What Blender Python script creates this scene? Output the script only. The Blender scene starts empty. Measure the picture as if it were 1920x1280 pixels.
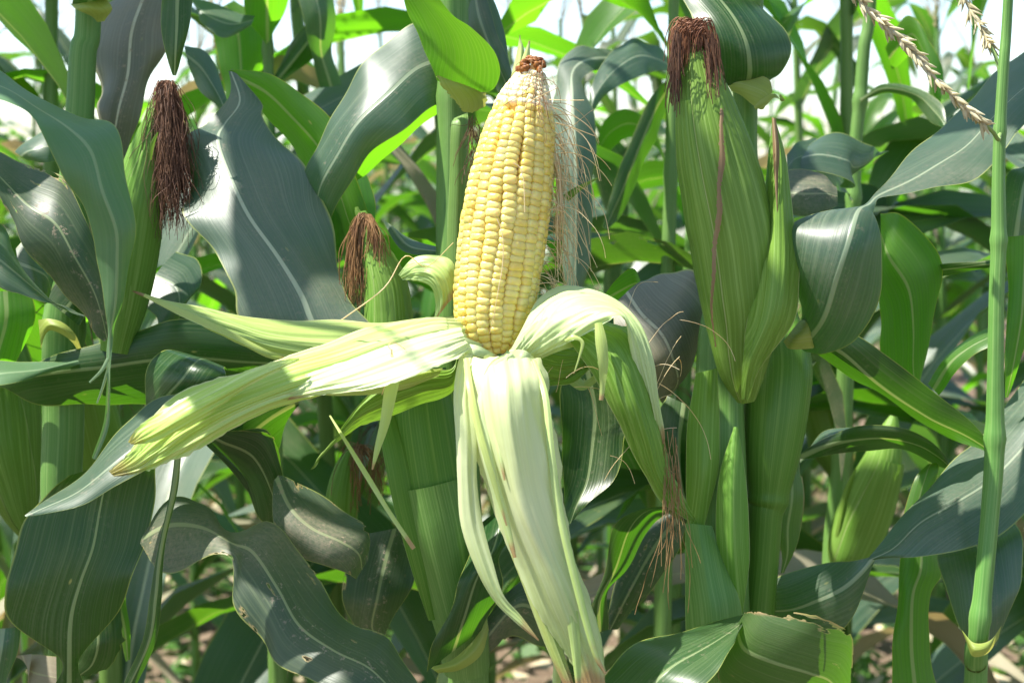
import bpy, math, random
import numpy as np
from mathutils import Vector, Matrix, noise

random.seed(7); np.random.seed(7)
scene = bpy.context.scene
R = math.radians

# ------------------------------------------------------------------ camera
CAM_H, PITCH, FPX = 1.25, R(7.0), 2666.7
CAM = np.array([0.0, 0.0, CAM_H])
FW = np.array([0.0, math.cos(PITCH), -math.sin(PITCH)])
UP = np.array([0.0, math.sin(PITCH), math.cos(PITCH)])
RT = np.array([1.0, 0.0, 0.0])
cam_d = bpy.data.cameras.new('camera'); cam = bpy.data.objects.new('camera', cam_d)
scene.collection.objects.link(cam); scene.camera = cam
cam.location = CAM; cam.rotation_euler = (R(90) - PITCH, 0, 0)
cam_d.lens = 50; cam_d.sensor_width = 36; cam_d.clip_start = 0.05; cam_d.clip_end = 500
cam_d.dof.use_dof = True; cam_d.dof.focus_distance = 0.85; cam_d.dof.aperture_fstop = 11

# ------------------------------------------------------------------ sky and sun
SUN = np.array([-0.46, -0.02, 0.88]); SUN = SUN / np.linalg.norm(SUN)
world = bpy.data.worlds.new('World'); scene.world = world; world.use_nodes = True
wn = world.node_tree.nodes; wl = world.node_tree.links
sky = wn.new('ShaderNodeTexSky'); sky.sky_type = 'NISHITA'; sky.sun_disc = False
sky.sun_elevation = math.asin(SUN[2]); sky.sun_rotation = math.atan2(SUN[0], SUN[1])
sky.air_density = 1.0; sky.dust_density = 0.9; sky.ozone_density = 1.0; sky.altitude = 100
wn['Background'].inputs[1].default_value = 0.12
wl.new(sky.outputs[0], wn['Background'].inputs[0])
sd = bpy.data.lights.new('sun', 'SUN'); sd.energy = 5.0; sd.angle = R(0.55); sd.color = (1.0, 0.96, 0.88)
so = bpy.data.objects.new('sun', sd); scene.collection.objects.link(so)
so.rotation_euler = Vector(SUN).to_track_quat('Z', 'Y').to_euler()
scene.view_settings.view_transform = 'Standard'; scene.view_settings.look = 'None'
scene.view_settings.exposure = 1.34; scene.view_settings.gamma = 1; scene.view_settings.use_curve_mapping = False
try:
    scene.cycles.max_bounces = 10; scene.cycles.transmission_bounces = 8; scene.cycles.diffuse_bounces = 5
    scene.cycles.glossy_bounces = 3
except Exception:
    pass

def P(x, y, d):
    """world point that lies at depth d (metres) on the sight line of photo pixel x, y (1920 x 1280)"""
    return CAM + RT * ((x - 960) / FPX * d) + UP * ((640 - y) / FPX * d) + FW * d
def nz(v):
    n = np.linalg.norm(v)
    return v / n if n > 1e-12 else v
def fbm(p, s=1.0):
    return noise.noise(Vector((p[0] * s, p[1] * s, p[2] * s)))

# ------------------------------------------------------------------ materials
class NT:
    def __init__(s, name):
        s.m = bpy.data.materials.new(name); s.m.use_nodes = True
        s.t = s.m.node_tree; s.n = s.t.nodes; s.l = s.t.links
        s.bsdf = s.n['Principled BSDF']; s.out = s.n['Material Output']
    def new(s, typ, **kw):
        nd = s.n.new(typ)
        for k, v in kw.items(): setattr(nd, k, v)
        return nd
    def put(s, sock, v):
        if hasattr(v, 'is_output'): s.l.new(v, sock)
        else: sock.default_value = v
    def math(s, op, a, b=0.0, c=0.0, clamp=False):
        nd = s.new('ShaderNodeMath', operation=op, use_clamp=clamp)
        s.put(nd.inputs[0], a); s.put(nd.inputs[1], b); s.put(nd.inputs[2], c)
        return nd.outputs[0]
    def mix(s, f, a, b):
        nd = s.new('ShaderNodeMix', data_type='RGBA')
        s.put(nd.inputs[0], f)
        s.put(nd.inputs[6], a if hasattr(a, 'is_output') else (*a, 1)); s.put(nd.inputs[7], b if hasattr(b, 'is_output') else (*b, 1))
        return nd.outputs[2]
    def step(s, x, lo, hi):
        nd = s.new('ShaderNodeMapRange', interpolation_type='SMOOTHSTEP')
        s.put(nd.inputs[0], x); s.put(nd.inputs[1], lo); s.put(nd.inputs[2], hi); nd.inputs[3].default_value = 0; nd.inputs[4].default_value = 1
        return nd.outputs[0]
    def vec(s, x, y, z=0.0):
        nd = s.new('ShaderNodeCombineXYZ'); s.put(nd.inputs[0], x); s.put(nd.inputs[1], y); s.put(nd.inputs[2], z); return nd.outputs[0]
    def noise(s, v, scale, detail=2.0, rough=0.5):
        nd = s.new('ShaderNodeTexNoise'); s.put(nd.inputs['Vector'], v); nd.inputs['Scale'].default_value = scale
        nd.inputs['Detail'].default_value = detail; nd.inputs['Roughness'].default_value = rough
        return nd.outputs[0]
    def uv(s, name):
        nd = s.new('ShaderNodeUVMap', uv_map=name); sp = s.new('ShaderNodeSeparateXYZ'); s.l.new(nd.outputs[0], sp.inputs[0])
        return sp.outputs[0], sp.outputs[1]
    def obj(s): return s.new('ShaderNodeTexCoord').outputs['Object']
    def rnd(s): return s.new('ShaderNodeObjectInfo').outputs['Random']

def leaf_mat(name, ca, cb, tr, tfac=0.30, dust=0.3, rough=0.34, ribc=(0.42, 0.52, 0.26), ribw=0.0020, ribf=0.42, veinc=0.22, edge=(0.32, 0.36, 0.08),
             spots=0.25, vary=0.25, vein_scale=900, spec=0.4, bump=0.25, grad=None, burn=0.0, line=0.0022, linef=0.07, holes=0.0, tipb=0.0):
    t = NT(name)
    u, v = t.uv('uv'); um, vm = t.uv('metric')
    rn = t.rnd(); ob = t.obj()
    fine = t.noise(t.vec(t.math('MULTIPLY', um, vein_scale), t.math('MULTIPLY', vm, 5.0), t.math('MULTIPLY', rn, 50)), 1.0, 2.0, 0.6)
    wide = t.noise(t.vec(t.math('MULTIPLY', um, 150), t.math('MULTIPLY', vm, 3.0), rn), 1.0, 1.0)
    big = t.noise(ob, 9.0, 2.0)
    base = t.mix(t.step(big, 0.3, 0.7), ca, cb)
    hs = t.new('ShaderNodeHueSaturation'); t.put(hs.inputs['Color'], base)
    t.put(hs.inputs['Value'], t.math('MULTIPLY_ADD', rn, vary, 1.0 - vary / 2)); t.put(hs.inputs['Hue'], t.math('MULTIPLY_ADD', rn, 0.03, 0.485))
    base = hs.outputs[0]
    if grad:   # the colour at the tip of the piece (goes with growth: paler where it was wrapped)
        g0, g1, gc = grad
        base = t.mix(t.step(t.math('ADD', v, t.math('MULTIPLY', t.math('SUBTRACT', wide, 0.5), 0.3)), g0, g1), base, gc)
    vmask = t.math('MULTIPLY', t.step(fine, 0.48, 0.68), veinc)
    light = t.mix(0.5, base, (min(1, ribc[0] * 1.1), min(1, ribc[1] * 1.1), ribc[2]))
    base = t.mix(vmask, base, light)
    base = t.mix(t.math('MULTIPLY', t.step(wide, 0.5, 0.8), veinc * 0.3), base, light)
    if linef > 0:   # the parallel veins proper
        ln = t.math('SINE', t.math('MULTIPLY', t.math('ADD', um, t.math('MULTIPLY', t.math('SUBTRACT', big, 0.5), 0.004)), 6.283 / line))
        base = t.mix(t.math('MULTIPLY', t.step(ln, 0.62, 0.98), linef), base, light)
    rib = None
    if ribw > 0:
        w = t.math('MULTIPLY', t.math('SUBTRACT', 1.05, t.math('MULTIPLY', v, 0.8)), ribw)
        aum = t.math('ABSOLUTE', um)
        rib = t.math('SUBTRACT', 1.0, t.step(t.math('DIVIDE', aum, w), 0.55, 1.0))
        base = t.mix(t.math('MULTIPLY', rib, ribf), base, ribc)
    e = t.math('ABSOLUTE', t.math('SUBTRACT', u, 0.5))
    em = t.step(e, 0.482, 0.497)
    base = t.mix(t.math('MULTIPLY', em, 0.8), base, edge)
    trc = t.mix(t.math('MULTIPLY', t.step(fine, 0.4, 0.7), 0.35), tr, (tr[0] * 0.45, tr[1] * 0.5, tr[2] * 0.4))
    trc = t.mix(t.math('MULTIPLY', t.step(t.math('SINE', t.math('MULTIPLY', um, 6.283 / 0.0032)), 0.3, 0.95), 0.4), trc, (tr[0] * 0.6, tr[1] * 0.65, tr[2] * 0.5))
    trc = t.mix(t.math('MULTIPLY', t.step(wide, 0.4, 0.7), 0.35), trc, (tr[0] * 0.6, tr[1] * 0.7, tr[2]))
    trc = t.mix(t.math('MULTIPLY', t.step(big, 0.35, 0.7), 0.4), trc, (tr[0] * 1.35, tr[1] * 1.05, tr[2]))
    if rib is not None: trc = t.mix(t.math('MULTIPLY', rib, 0.7), trc, (0.55, 0.62, 0.12))
    roughv = t.math('MULTIPLY_ADD', fine, 0.12, rough - 0.06)
    if tipb > 0:
        tb = t.math('MULTIPLY', t.step(t.math('ADD', v, t.math('MULTIPLY', t.noise(ob, 90.0, 3.0), 0.16)), 0.98, 1.06), tipb)
        base = t.mix(tb, base, (0.42, 0.26, 0.12)); trc = t.mix(tb, trc, (0.4, 0.25, 0.1))
    if dust > 0:
        d1 = t.noise(ob, 13.0, 3.0); d2 = t.noise(ob, 420.0, 2.0, 0.7)
        dm = t.math('MULTIPLY', t.step(d1, 0.42, 0.72), t.step(d2, 0.1, 0.95))
        dm = t.math('MULTIPLY', dm, dust)
        if rib is not None:
            near = t.math('SUBTRACT', 1.0, t.step(t.math('ABSOLUTE', um), 0.002, 0.016))
            sp = t.math('MULTIPLY', t.math('MULTIPLY', near, t.step(t.noise(ob, 260.0, 3.0, 0.8), 0.56, 0.66)), dust * 1.3)
            dm = t.math('MAXIMUM', dm, sp)
        base = t.mix(dm, base, (0.30, 0.24, 0.17))
        roughv = t.math('ADD', roughv, t.math('MULTIPLY', dm, 0.3))
    if spots > 0:
        vo = t.new('ShaderNodeTexVoronoi'); t.put(vo.inputs['Vector'], t.vec(t.math('MULTIPLY', um, 2.2), vm, rn)); vo.inputs['Scale'].default_value = 48
        sm = t.math('MULTIPLY', t.math('SUBTRACT', 1.0, t.step(vo.outputs['Distance'], 0.04, 0.13)), t.step(t.noise(ob, 22.0), 0.58, 0.7))
        sm = t.math('MULTIPLY', sm, spots)
        base = t.mix(sm, base, (0.5, 0.46, 0.14)); trc = t.mix(sm, trc, (0.7, 0.6, 0.1))
    if burn > 0:   # dried brown patches along the margin
        bn = t.math('MULTIPLY', t.step(t.math('ADD', e, t.math('MULTIPLY', t.noise(ob, 30.0, 3.0), 0.22)), 0.56, 0.63), burn)
        base = t.mix(bn, base, (0.34, 0.22, 0.12)); trc = t.mix(bn, trc, (0.3, 0.2, 0.08))
    t.put(t.bsdf.inputs['Base Color'], base); t.put(t.bsdf.inputs['Roughness'], t.math('MINIMUM', roughv, 0.9)); t.bsdf.inputs['Specular IOR Level'].default_value = spec
    if bump > 0:
        b = t.new('ShaderNodeBump'); b.inputs['Strength'].default_value = bump; b.inputs['Distance'].default_value = 0.0006
        h = t.math('ADD', fine, t.math('MULTIPLY', t.noise(ob, 60.0, 2.0), 1.2))
        if rib is not None: h = t.math('ADD', h, t.math('MULTIPLY', rib, 1.5))
        t.put(b.inputs['Height'], h); t.l.new(b.outputs[0], t.bsdf.inputs['Normal'])
    tn = t.new('ShaderNodeBsdfTranslucent'); t.put(tn.inputs['Color'], trc)
    mx = t.new('ShaderNodeMixShader'); mx.inputs[0].default_value = tfac
    t.l.new(t.bsdf.outputs[0], mx.inputs[1]); t.l.new(tn.outputs[0], mx.inputs[2]); t.l.new(mx.outputs[0], t.out.inputs['Surface'])
    if holes > 0:   # eaten edges and holes, elongated along the veins
        hn = t.noise(t.vec(t.math('MULTIPLY', um, 110), t.math('MULTIPLY', vm, 32), t.math('MULTIPLY', rn, 30)), 1.0, 3.0, 0.6)
        hm = t.step(t.math('ADD', hn, t.math('MULTIPLY', t.step(e, 0.36, 0.5), 0.14)), 0.74 - holes * .04, 0.75 - holes * .04)
        tp = t.new('ShaderNodeBsdfTransparent'); m2 = t.new('ShaderNodeMixShader'); t.put(m2.inputs[0], hm)
        t.l.new(mx.outputs[0], m2.inputs[1]); t.l.new(tp.outputs[0], m2.inputs[2]); t.l.new(m2.outputs[0], t.out.inputs['Surface'])
        rim = t.step(t.math('ADD', hn, t.math('MULTIPLY', t.step(e, 0.36, 0.5), 0.14)), 0.71 - holes * .04, 0.74 - holes * .04)
        t.put(t.bsdf.inputs['Base Color'], t.mix(rim, base, (0.35, 0.27, 0.12)))
    return t.m

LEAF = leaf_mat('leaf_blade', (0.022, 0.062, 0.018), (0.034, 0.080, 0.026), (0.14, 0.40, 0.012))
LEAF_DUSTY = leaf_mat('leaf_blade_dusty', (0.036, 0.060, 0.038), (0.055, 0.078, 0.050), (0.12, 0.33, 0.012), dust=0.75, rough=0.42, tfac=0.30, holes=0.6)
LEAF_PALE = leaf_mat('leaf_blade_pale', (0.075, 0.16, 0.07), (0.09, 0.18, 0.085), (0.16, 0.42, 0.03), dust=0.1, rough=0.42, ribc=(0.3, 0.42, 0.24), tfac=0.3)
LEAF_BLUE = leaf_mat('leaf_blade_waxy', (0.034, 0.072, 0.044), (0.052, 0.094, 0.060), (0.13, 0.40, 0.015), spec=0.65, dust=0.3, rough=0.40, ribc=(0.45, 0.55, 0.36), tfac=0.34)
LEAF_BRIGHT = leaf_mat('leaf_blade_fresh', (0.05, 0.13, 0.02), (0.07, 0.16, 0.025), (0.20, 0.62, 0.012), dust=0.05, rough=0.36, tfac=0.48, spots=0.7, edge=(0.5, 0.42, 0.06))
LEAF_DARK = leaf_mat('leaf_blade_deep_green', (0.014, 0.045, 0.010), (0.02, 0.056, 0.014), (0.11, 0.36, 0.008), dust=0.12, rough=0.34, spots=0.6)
LEAF_BURN = leaf_mat('leaf_blade_blemished', (0.05, 0.11, 0.03), (0.06, 0.12, 0.035), (0.17, 0.48, 0.012), dust=0.1, rough=0.4, spots=1.0, burn=0.8, holes=1.6, edge=(0.5, 0.42, 0.12))
LEAF_FRESH = leaf_mat('leaf_base_underside', (0.03, 0.09, 0.02), (0.045, 0.11, 0.025), (0.14, 0.42, 0.012), dust=0.0, rough=0.4, tfac=0.40, linef=0.22, line=0.0030, ribw=0.0, spots=0.2)
LEAF_GLARE = leaf_mat('leaf_blade_waxy_glare', (0.058, 0.10, 0.068), (0.085, 0.13, 0.090), (0.13, 0.36, 0.02), spec=0.75, dust=0.35, rough=0.42, ribw=0.0024, ribf=0.65, ribc=(0.5, 0.58, 0.40), tfac=0.28)  # waxy leaf with a paler base colour: part of the glare is painted in
LEAF_BLEACHED = leaf_mat('leaf_blade_bleached', (0.11, 0.12, 0.085), (0.17, 0.165, 0.12), (0.16, 0.24, 0.03), dust=0.8, rough=0.45, tfac=0.2, ribc=(0.6, 0.58, 0.42), ribf=0.8)
LEAF_DRY = leaf_mat('leaf_blade_withered', (0.36, 0.31, 0.22), (0.26, 0.25, 0.16), (0.4, 0.32, 0.12), dust=0.5, rough=0.6, spots=0.3, ribc=(0.5, 0.45, 0.3))
HUSK_IN = leaf_mat('husk_inner', (0.50, 0.60, 0.24), (0.68, 0.74, 0.42), (0.66, 0.78, 0.26), tfac=0.33, dust=0.0, rough=0.42, ribw=0, veinc=0.6, tipb=0.9, ribc=(0.70, 0.78, 0.52),
                   edge=(0.66, 0.72, 0.42), spots=0, vary=0.06, vein_scale=430, bump=0.5, linef=0.42, line=0.0017, grad=(0.55, 1.05, (0.44, 0.57, 0.20)))
HUSK_ROLL = leaf_mat('husk_ridged', (0.46, 0.58, 0.17), (0.58, 0.67, 0.28), (0.55, 0.72, 0.16), tfac=0.3, dust=0.0, rough=0.4, ribw=0, veinc=0.85, tipb=0.6, ribc=(0.74, 0.80, 0.50),
                   edge=(0.6, 0.62, 0.3), spots=0.5, vary=0.05, vein_scale=430, bump=0.7, linef=0.5, line=0.0021, grad=(0.05, 0.4, (0.38, 0.55, 0.10)))
HUSK_OUT = leaf_mat('husk_outer', (0.125, 0.25, 0.032), (0.16, 0.30, 0.042), (0.26, 0.5, 0.03), linef=0.36, line=0.0021, spec=0.25, tfac=0.25, dust=0.0, rough=0.42, ribw=0, veinc=0.9, ribc=(0.34, 0.50, 0.14),
                   edge=(0.42, 0.46, 0.2), spots=0.15, vary=0.15, vein_scale=800, bump=0.6)
HUSK_DRYEDGE = leaf_mat('husk_outer_with_dried_edge', (0.125, 0.25, 0.032), (0.16, 0.30, 0.042), (0.26, 0.5, 0.03), linef=0.36, line=0.0021, spec=0.25, tfac=0.25, dust=0.0, rough=0.45, ribw=0, veinc=0.9, ribc=(0.34, 0.50, 0.14),
                   edge=(0.35, 0.22, 0.13), spots=0.1, vary=0.1, vein_scale=800, bump=0.6)
HUSK_BROWN = leaf_mat('husk_dried_margin', (0.17, 0.10, 0.045), (0.30, 0.21, 0.10), (0.4, 0.28, 0.12), tfac=0.25, dust=0.0, rough=0.6, ribw=0, veinc=0.5, ribc=(0.45, 0.36, 0.22), edge=(0.4, 0.28, 0.16), spots=0, vary=0.1, bump=0.6)
HUSK_MID = leaf_mat('husk_strip', (0.38, 0.50, 0.13), (0.48, 0.58, 0.20), (0.45, 0.65, 0.15), tfac=0.3, dust=0.0, rough=0.42, ribw=0, veinc=0.8, tipb=0.9, ribc=(0.60, 0.70, 0.36),
                   edge=(0.5, 0.5, 0.25), spots=0.2, vary=0.08, vein_scale=800, bump=0.5)
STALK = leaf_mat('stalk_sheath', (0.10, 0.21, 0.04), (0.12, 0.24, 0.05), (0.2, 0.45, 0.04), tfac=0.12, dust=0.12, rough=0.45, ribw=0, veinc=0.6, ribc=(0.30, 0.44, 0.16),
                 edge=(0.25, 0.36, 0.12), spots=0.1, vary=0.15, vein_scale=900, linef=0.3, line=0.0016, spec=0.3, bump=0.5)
STALK_DARK = leaf_mat('stalk_sheath_darker_green', (0.07, 0.17, 0.016), (0.09, 0.20, 0.02), (0.2, 0.45, 0.03), tfac=0.12, dust=0.12, rough=0.42, ribw=0, veinc=0.6, ribc=(0.24, 0.38, 0.09),
                 edge=(0.25, 0.36, 0.12), spots=0.1, vary=0.15, vein_scale=900, linef=0.3, line=0.0016, spec=0.3, bump=0.5)  # sheath of a deeper green than the plain stalk
COLLAR = leaf_mat('leaf_collar', (0.24, 0.33, 0.05), (0.34, 0.40, 0.09), (0.6, 0.62, 0.12), tfac=0.35, dust=0.1, rough=0.5, ribw=0, veinc=0.5, ribc=(0.6, 0.62, 0.3), edge=(0.4, 0.34, 0.15), spots=0.3, vary=0.05)

def plain(name, c1, c2, rough=0.7, scale=60.0, trans=None, spec=0.3, sss=0.0):
    t = NT(name); n1 = t.noise(t.obj(), scale, 3.0)
    rn = t.rnd(); base = t.mix(t.step(n1, 0.3, 0.7), c1, c2)
    hs = t.new('ShaderNodeHueSaturation'); t.put(hs.inputs['Color'], base); t.put(hs.inputs['Value'], t.math('MULTIPLY_ADD', rn, 0.25, 0.88))
    t.l.new(hs.outputs[0], t.bsdf.inputs['Base Color']); t.bsdf.inputs['Roughness'].default_value = rough; t.bsdf.inputs['Specular IOR Level'].default_value = spec
    if sss: t.bsdf.inputs['Subsurface Weight'].default_value = sss; t.bsdf.inputs['Subsurface Scale'].default_value = 0.004
    if trans:
        tn = t.new('ShaderNodeBsdfTranslucent'); tn.inputs[0].default_value = (*trans, 1); mx = t.new('ShaderNodeMixShader'); mx.inputs[0].default_value = 0.42
        t.l.new(t.bsdf.outputs[0], mx.inputs[1]); t.l.new(tn.outputs[0], mx.inputs[2]); t.l.new(mx.outputs[0], t.out.inputs['Surface'])
    return t.m
SILK_BROWN = plain('silk_dark_brown', (0.075, 0.033, 0.018), (0.16, 0.08, 0.042), 0.6, 90)
SILK_RED = plain('silk_red_brown', (0.13, 0.048, 0.022), (0.25, 0.115, 0.055), 0.5, 60)
SILK_MIX = plain('silk_tan_brown', (0.16, 0.075, 0.03), (0.30, 0.16, 0.06), 0.55, 60)
SILK_TAN = plain('silk_straw', (0.86, 0.70, 0.36), (0.90, 0.80, 0.52), 0.5, 60, trans=(0.7, 0.5, 0.2))
SILK_STRAWBROWN = plain('silk_straw_brown', (0.34, 0.20, 0.08), (0.55, 0.38, 0.18), 0.55, 60, trans=(0.5, 0.3, 0.1))
SILK_PALE = plain('silk_pale_green', (0.60, 0.68, 0.42), (0.68, 0.74, 0.5), 0.5, 60, trans=(0.6, 0.7, 0.3))
TASSEL = plain('tassel_florets', (0.52, 0.47, 0.28), (0.72, 0.67, 0.46), 0.6, 80, trans=(0.6, 0.5, 0.2))
TASSEL_FAR = plain('tassel_branches', (0.42, 0.34, 0.17), (0.52, 0.46, 0.28), 0.7, 30, trans=(0.5, 0.4, 0.15))
COB_CORE = plain('cob_core', (0.74, 0.46, 0.10), (0.8, 0.54, 0.14), 0.6, 120, sss=0.2)
TIP_BROWN = plain('cob_tip_browned', (0.28, 0.08, 0.015), (0.52, 0.22, 0.05), 0.45, 200, spec=0.6)
TIP_PALE = plain('cob_tip_undeveloped', (0.76, 0.62, 0.34), (0.82, 0.72, 0.46), 0.5, 150, sss=0.3)

def kernel_mat():
    t = NT('kernel'); sp = t.new('ShaderNodeSeparateXYZ'); t.l.new(t.obj(), sp.inputs[0]); z = sp.outputs[2]; rn = t.rnd()
    top = t.mix(rn, (0.78, 0.56, 0.115), (0.83, 0.66, 0.22))
    mid = t.mix(rn, (0.76, 0.43, 0.045), (0.78, 0.50, 0.08))
    base = t.mix(t.step(z, -0.2, 0.6), mid, top)
    ob = t.obj(); base = t.mix(t.math('MULTIPLY', t.step(t.noise(ob, 1.6, 2.0), 0.5, 0.75), 0.35), base, (0.85, 0.72, 0.36))
    t.put(t.bsdf.inputs['Base Color'], base); t.bsdf.inputs['Roughness'].default_value = 0.34
    t.bsdf.inputs['Specular IOR Level'].default_value = 0.45
    t.bsdf.inputs['Subsurface Weight'].default_value = 0.6; t.bsdf.inputs['Subsurface Scale'].default_value = 0.006
    t.bsdf.inputs['Subsurface Radius'].default_value = (1.0, 0.6, 0.15)
    b = t.new('ShaderNodeBump'); b.inputs['Strength'].default_value = 0.12; b.inputs['Distance'].default_value = 0.0005
    t.put(b.inputs['Height'], t.noise(ob, 2.5, 2.0)); t.l.new(b.outputs[0], t.bsdf.inputs['Normal'])
    return t.m
KERNEL = kernel_mat()

# ------------------------------------------------------------------ mesh building
ORG = {}
def link(o): scene.collection.objects.link(o)
def tag(o, label=None, cat=None, group=None, kind=None):
    if label: o['label'] = label
    if cat: o['category'] = cat
    if group: o['group'] = group
    if kind: o['kind'] = kind
    return o
def thing(name, loc, label, cat, group=None):
    o = bpy.data.objects.new(name, None); o.empty_display_size = 0.1; link(o); o.location = loc; ORG[o.name] = np.array(loc, float)
    return tag(o, label, cat, group)

class MB:
    def __init__(s): s.v = []; s.f = []; s.uv = []; s.um = []; s.fm = []; s.n = 0
    def grid(s, pts, uv, um, mi=0, wrap=False):
        ns, nu = pts.shape[:2]; b = s.n
        s.v.append(pts.reshape(-1, 3)); s.uv.append(uv.reshape(-1, 2)); s.um.append(um.reshape(-1, 2))
        idx = b + np.arange(ns * nu).reshape(ns, nu)
        q = np.stack([idx[:-1, :-1], idx[:-1, 1:], idx[1:, 1:], idx[1:, :-1]], -1).reshape(-1, 4)
        s.f.append(q); s.fm.append(np.full(len(q), mi)); s.n += ns * nu
    def raw(s, v, f, mi=0, uv=None):
        v = np.asarray(v, float); b = s.n; s.v.append(v); z = np.zeros((len(v), 2)) if uv is None else uv; s.uv.append(z); s.um.append(z)
        f = np.asarray(f); s.f.append(f + b); s.fm.append(np.full(len(f), mi)); s.n += len(v)
    def mesh(s, name, mats, org=(0, 0, 0), smooth=True):
        v = np.concatenate(s.v) - np.asarray(org); uv = np.concatenate(s.uv); um = np.concatenate(s.um)
        me = bpy.data.meshes.new(name)
        me.vertices.add(len(v)); me.vertices.foreach_set('co', v.ravel())
        nl = sum(f.size for f in s.f); li = np.concatenate([f.ravel() for f in s.f]); tot = np.concatenate([np.full(len(f), f.shape[1]) for f in s.f])
        me.loops.add(nl); me.loops.foreach_set('vertex_index', li.astype(np.int32))
        me.polygons.add(len(tot)); st = np.concatenate([[0], np.cumsum(tot)[:-1]])
        me.polygons.foreach_set('loop_start', st.astype(np.int32)); me.polygons.foreach_set('loop_total', tot.astype(np.int32))
        me.polygons.foreach_set('material_index', np.concatenate(s.fm).astype(np.int32))
        me.update(calc_edges=True)
        a = me.uv_layers.new(name='uv'); a.data.foreach_set('uv', uv[li].astype(np.float32).ravel())
        a = me.uv_layers.new(name='metric'); a.data.foreach_set('uv', um[li].astype(np.float32).ravel())
        me.polygons.foreach_set('use_smooth', np.full(len(tot), smooth))
        for m in (mats if isinstance(mats, (list, tuple)) else [mats]): me.materials.append(m)
        me.validate(); me.update()
        return me
    def build(s, name, mats, parent=None, smooth=True, org=None):
        if org is None: org = ORG.get(parent.name, np.zeros(3)) if parent else np.zeros(3)
        o = bpy.data.objects.new(name, s.mesh(name, mats, org, smooth)); link(o)
        if parent: o.parent = parent; ORG[o.name] = org
        return o

def crom(p, n):
    p = np.asarray(p, float); q = np.vstack([2 * p[0] - p[1], p, 2 * p[-1] - p[-2]]); out = []
    for i in range(len(p) - 1):
        a, b, c, d = q[i:i + 4]
        for k in range(n):
            t = k / n
            out.append(0.5 * (2 * b + (c - a) * t + (2 * a - 5 * b + 4 * c - d) * t * t + (3 * b - a - 3 * c + d) * t ** 3))
    out.append(p[-1]); return np.array(out)

def sheet(A, M, B, seg=7, nu=15, crease=0.0, keel=0.35, wave=0.0, wfreq=3.0, rough=0.0012, ridge=None, seed=0, ragged=0.0, mb=None, mi=0, tear=0.0):
    """loft through an edge, a midrib and the other edge (world points)"""
    A = crom(A, seg); M = crom(M, seg); B = crom(B, seg); ns = len(A)
    u = np.linspace(0, 1, nu); L = np.concatenate([[0], np.cumsum(np.linalg.norm(np.diff(M, axis=0), axis=1))]); tv = L / max(L[-1], 1e-9)
    la = 2 * (u - .5) * (u - 1); lm = -4 * u * (u - 1); lb = 2 * u * (u - .5)
    quad = A[:, None] * la[None, :, None] + M[:, None] * lm[None, :, None] + B[:, None] * lb[None, :, None]
    k = np.abs(2 * u - 1)
    lin = np.where((u < .5)[None, :, None], A[:, None] * (1 - 2 * u)[None, :, None] + M[:, None] * (2 * u)[None, :, None], M[:, None] * (2 - 2 * u)[None, :, None] + B[:, None] * (2 * u - 1)[None, :, None])
    pts = quad * (1 - keel) + lin * keel
    du = np.gradient(pts, axis=1); dv = np.gradient(pts, axis=0); nn = np.cross(du, dv); nn /= (np.linalg.norm(nn, axis=2, keepdims=True) + 1e-9)
    W = np.linalg.norm(B - A, axis=1)
    disp = np.zeros((ns, nu)); rs = np.random.RandomState(seed); ph = rs.rand(4) * 6.28
    if wave:
        e = (np.abs(2 * u - 1) ** 1.8)[None, :]; env = np.sin(np.pi * np.clip(tv * 0.97 + 0.02, 0, 1))[:, None] ** 0.5
        wfreq = wfreq * L[-1] / 0.35; wave = wave * min(1.0, W.max() / 0.05); s1 = np.sin(tv * wfreq * 6.283 + ph[0])[:, None]; s2 = np.sin(tv * wfreq * 1.13 * 6.283 + ph[1])[:, None]
        s3 = 0.4 * np.sin(tv * wfreq * 2.7 * 6.283 + ph[2])[:, None]
        disp += wave * e * env * (np.where((u < .5)[None, :], s1, s2) + s3)
    if ridge:
        amp, cnt = ridge; x = u[None, :] * cnt * 6.283 + 1.2 * np.sin(tv * 5 + ph[3])[:, None]
        disp += amp * (np.sin(x) * 0.6 + np.sin(x * 0.37 + ph[1]) * 1.0)
    if crease:
        for i in range(ns):
            for j in range(nu):
                x = u[j] * W[i]; disp[i, j] += crease * (noise.noise(Vector((x * 260, L[i] * 14, seed))) + .8 * noise.noise(Vector((x * 120, L[i] * 9, seed + 5))))
    if rough:
        for i in range(ns):
            for j in range(nu):
                p = pts[i, j]; disp[i, j] += rough * (fbm(p, 28) + 0.7 * fbm(p, 11)) * min(1, W[i] / 0.03)
    pts = pts + nn * disp[:, :, None]
    if ragged:
        for i in range(ns):
            a = ragged * noise.noise(Vector((i * 0.9, seed * 3.1, 0))) ; b = ragged * noise.noise(Vector((i * 0.9, seed * 3.1, 9)))
            d = (pts[i, -1] - pts[i, 0]) / max(W[i], 1e-6)
            pts[i, 0] += d * a; pts[i, -1] += d * b
    uv = np.stack([np.broadcast_to(u, (ns, nu)), np.broadcast_to(tv[:, None], (ns, nu))], -1)
    um = np.stack([(u[None, :] - .5) * W[:, None], np.broadcast_to(L[:, None], (ns, nu))], -1)
    mb = mb or MB(); mb.grid(pts, uv, um, mi)
    return mb

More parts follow.
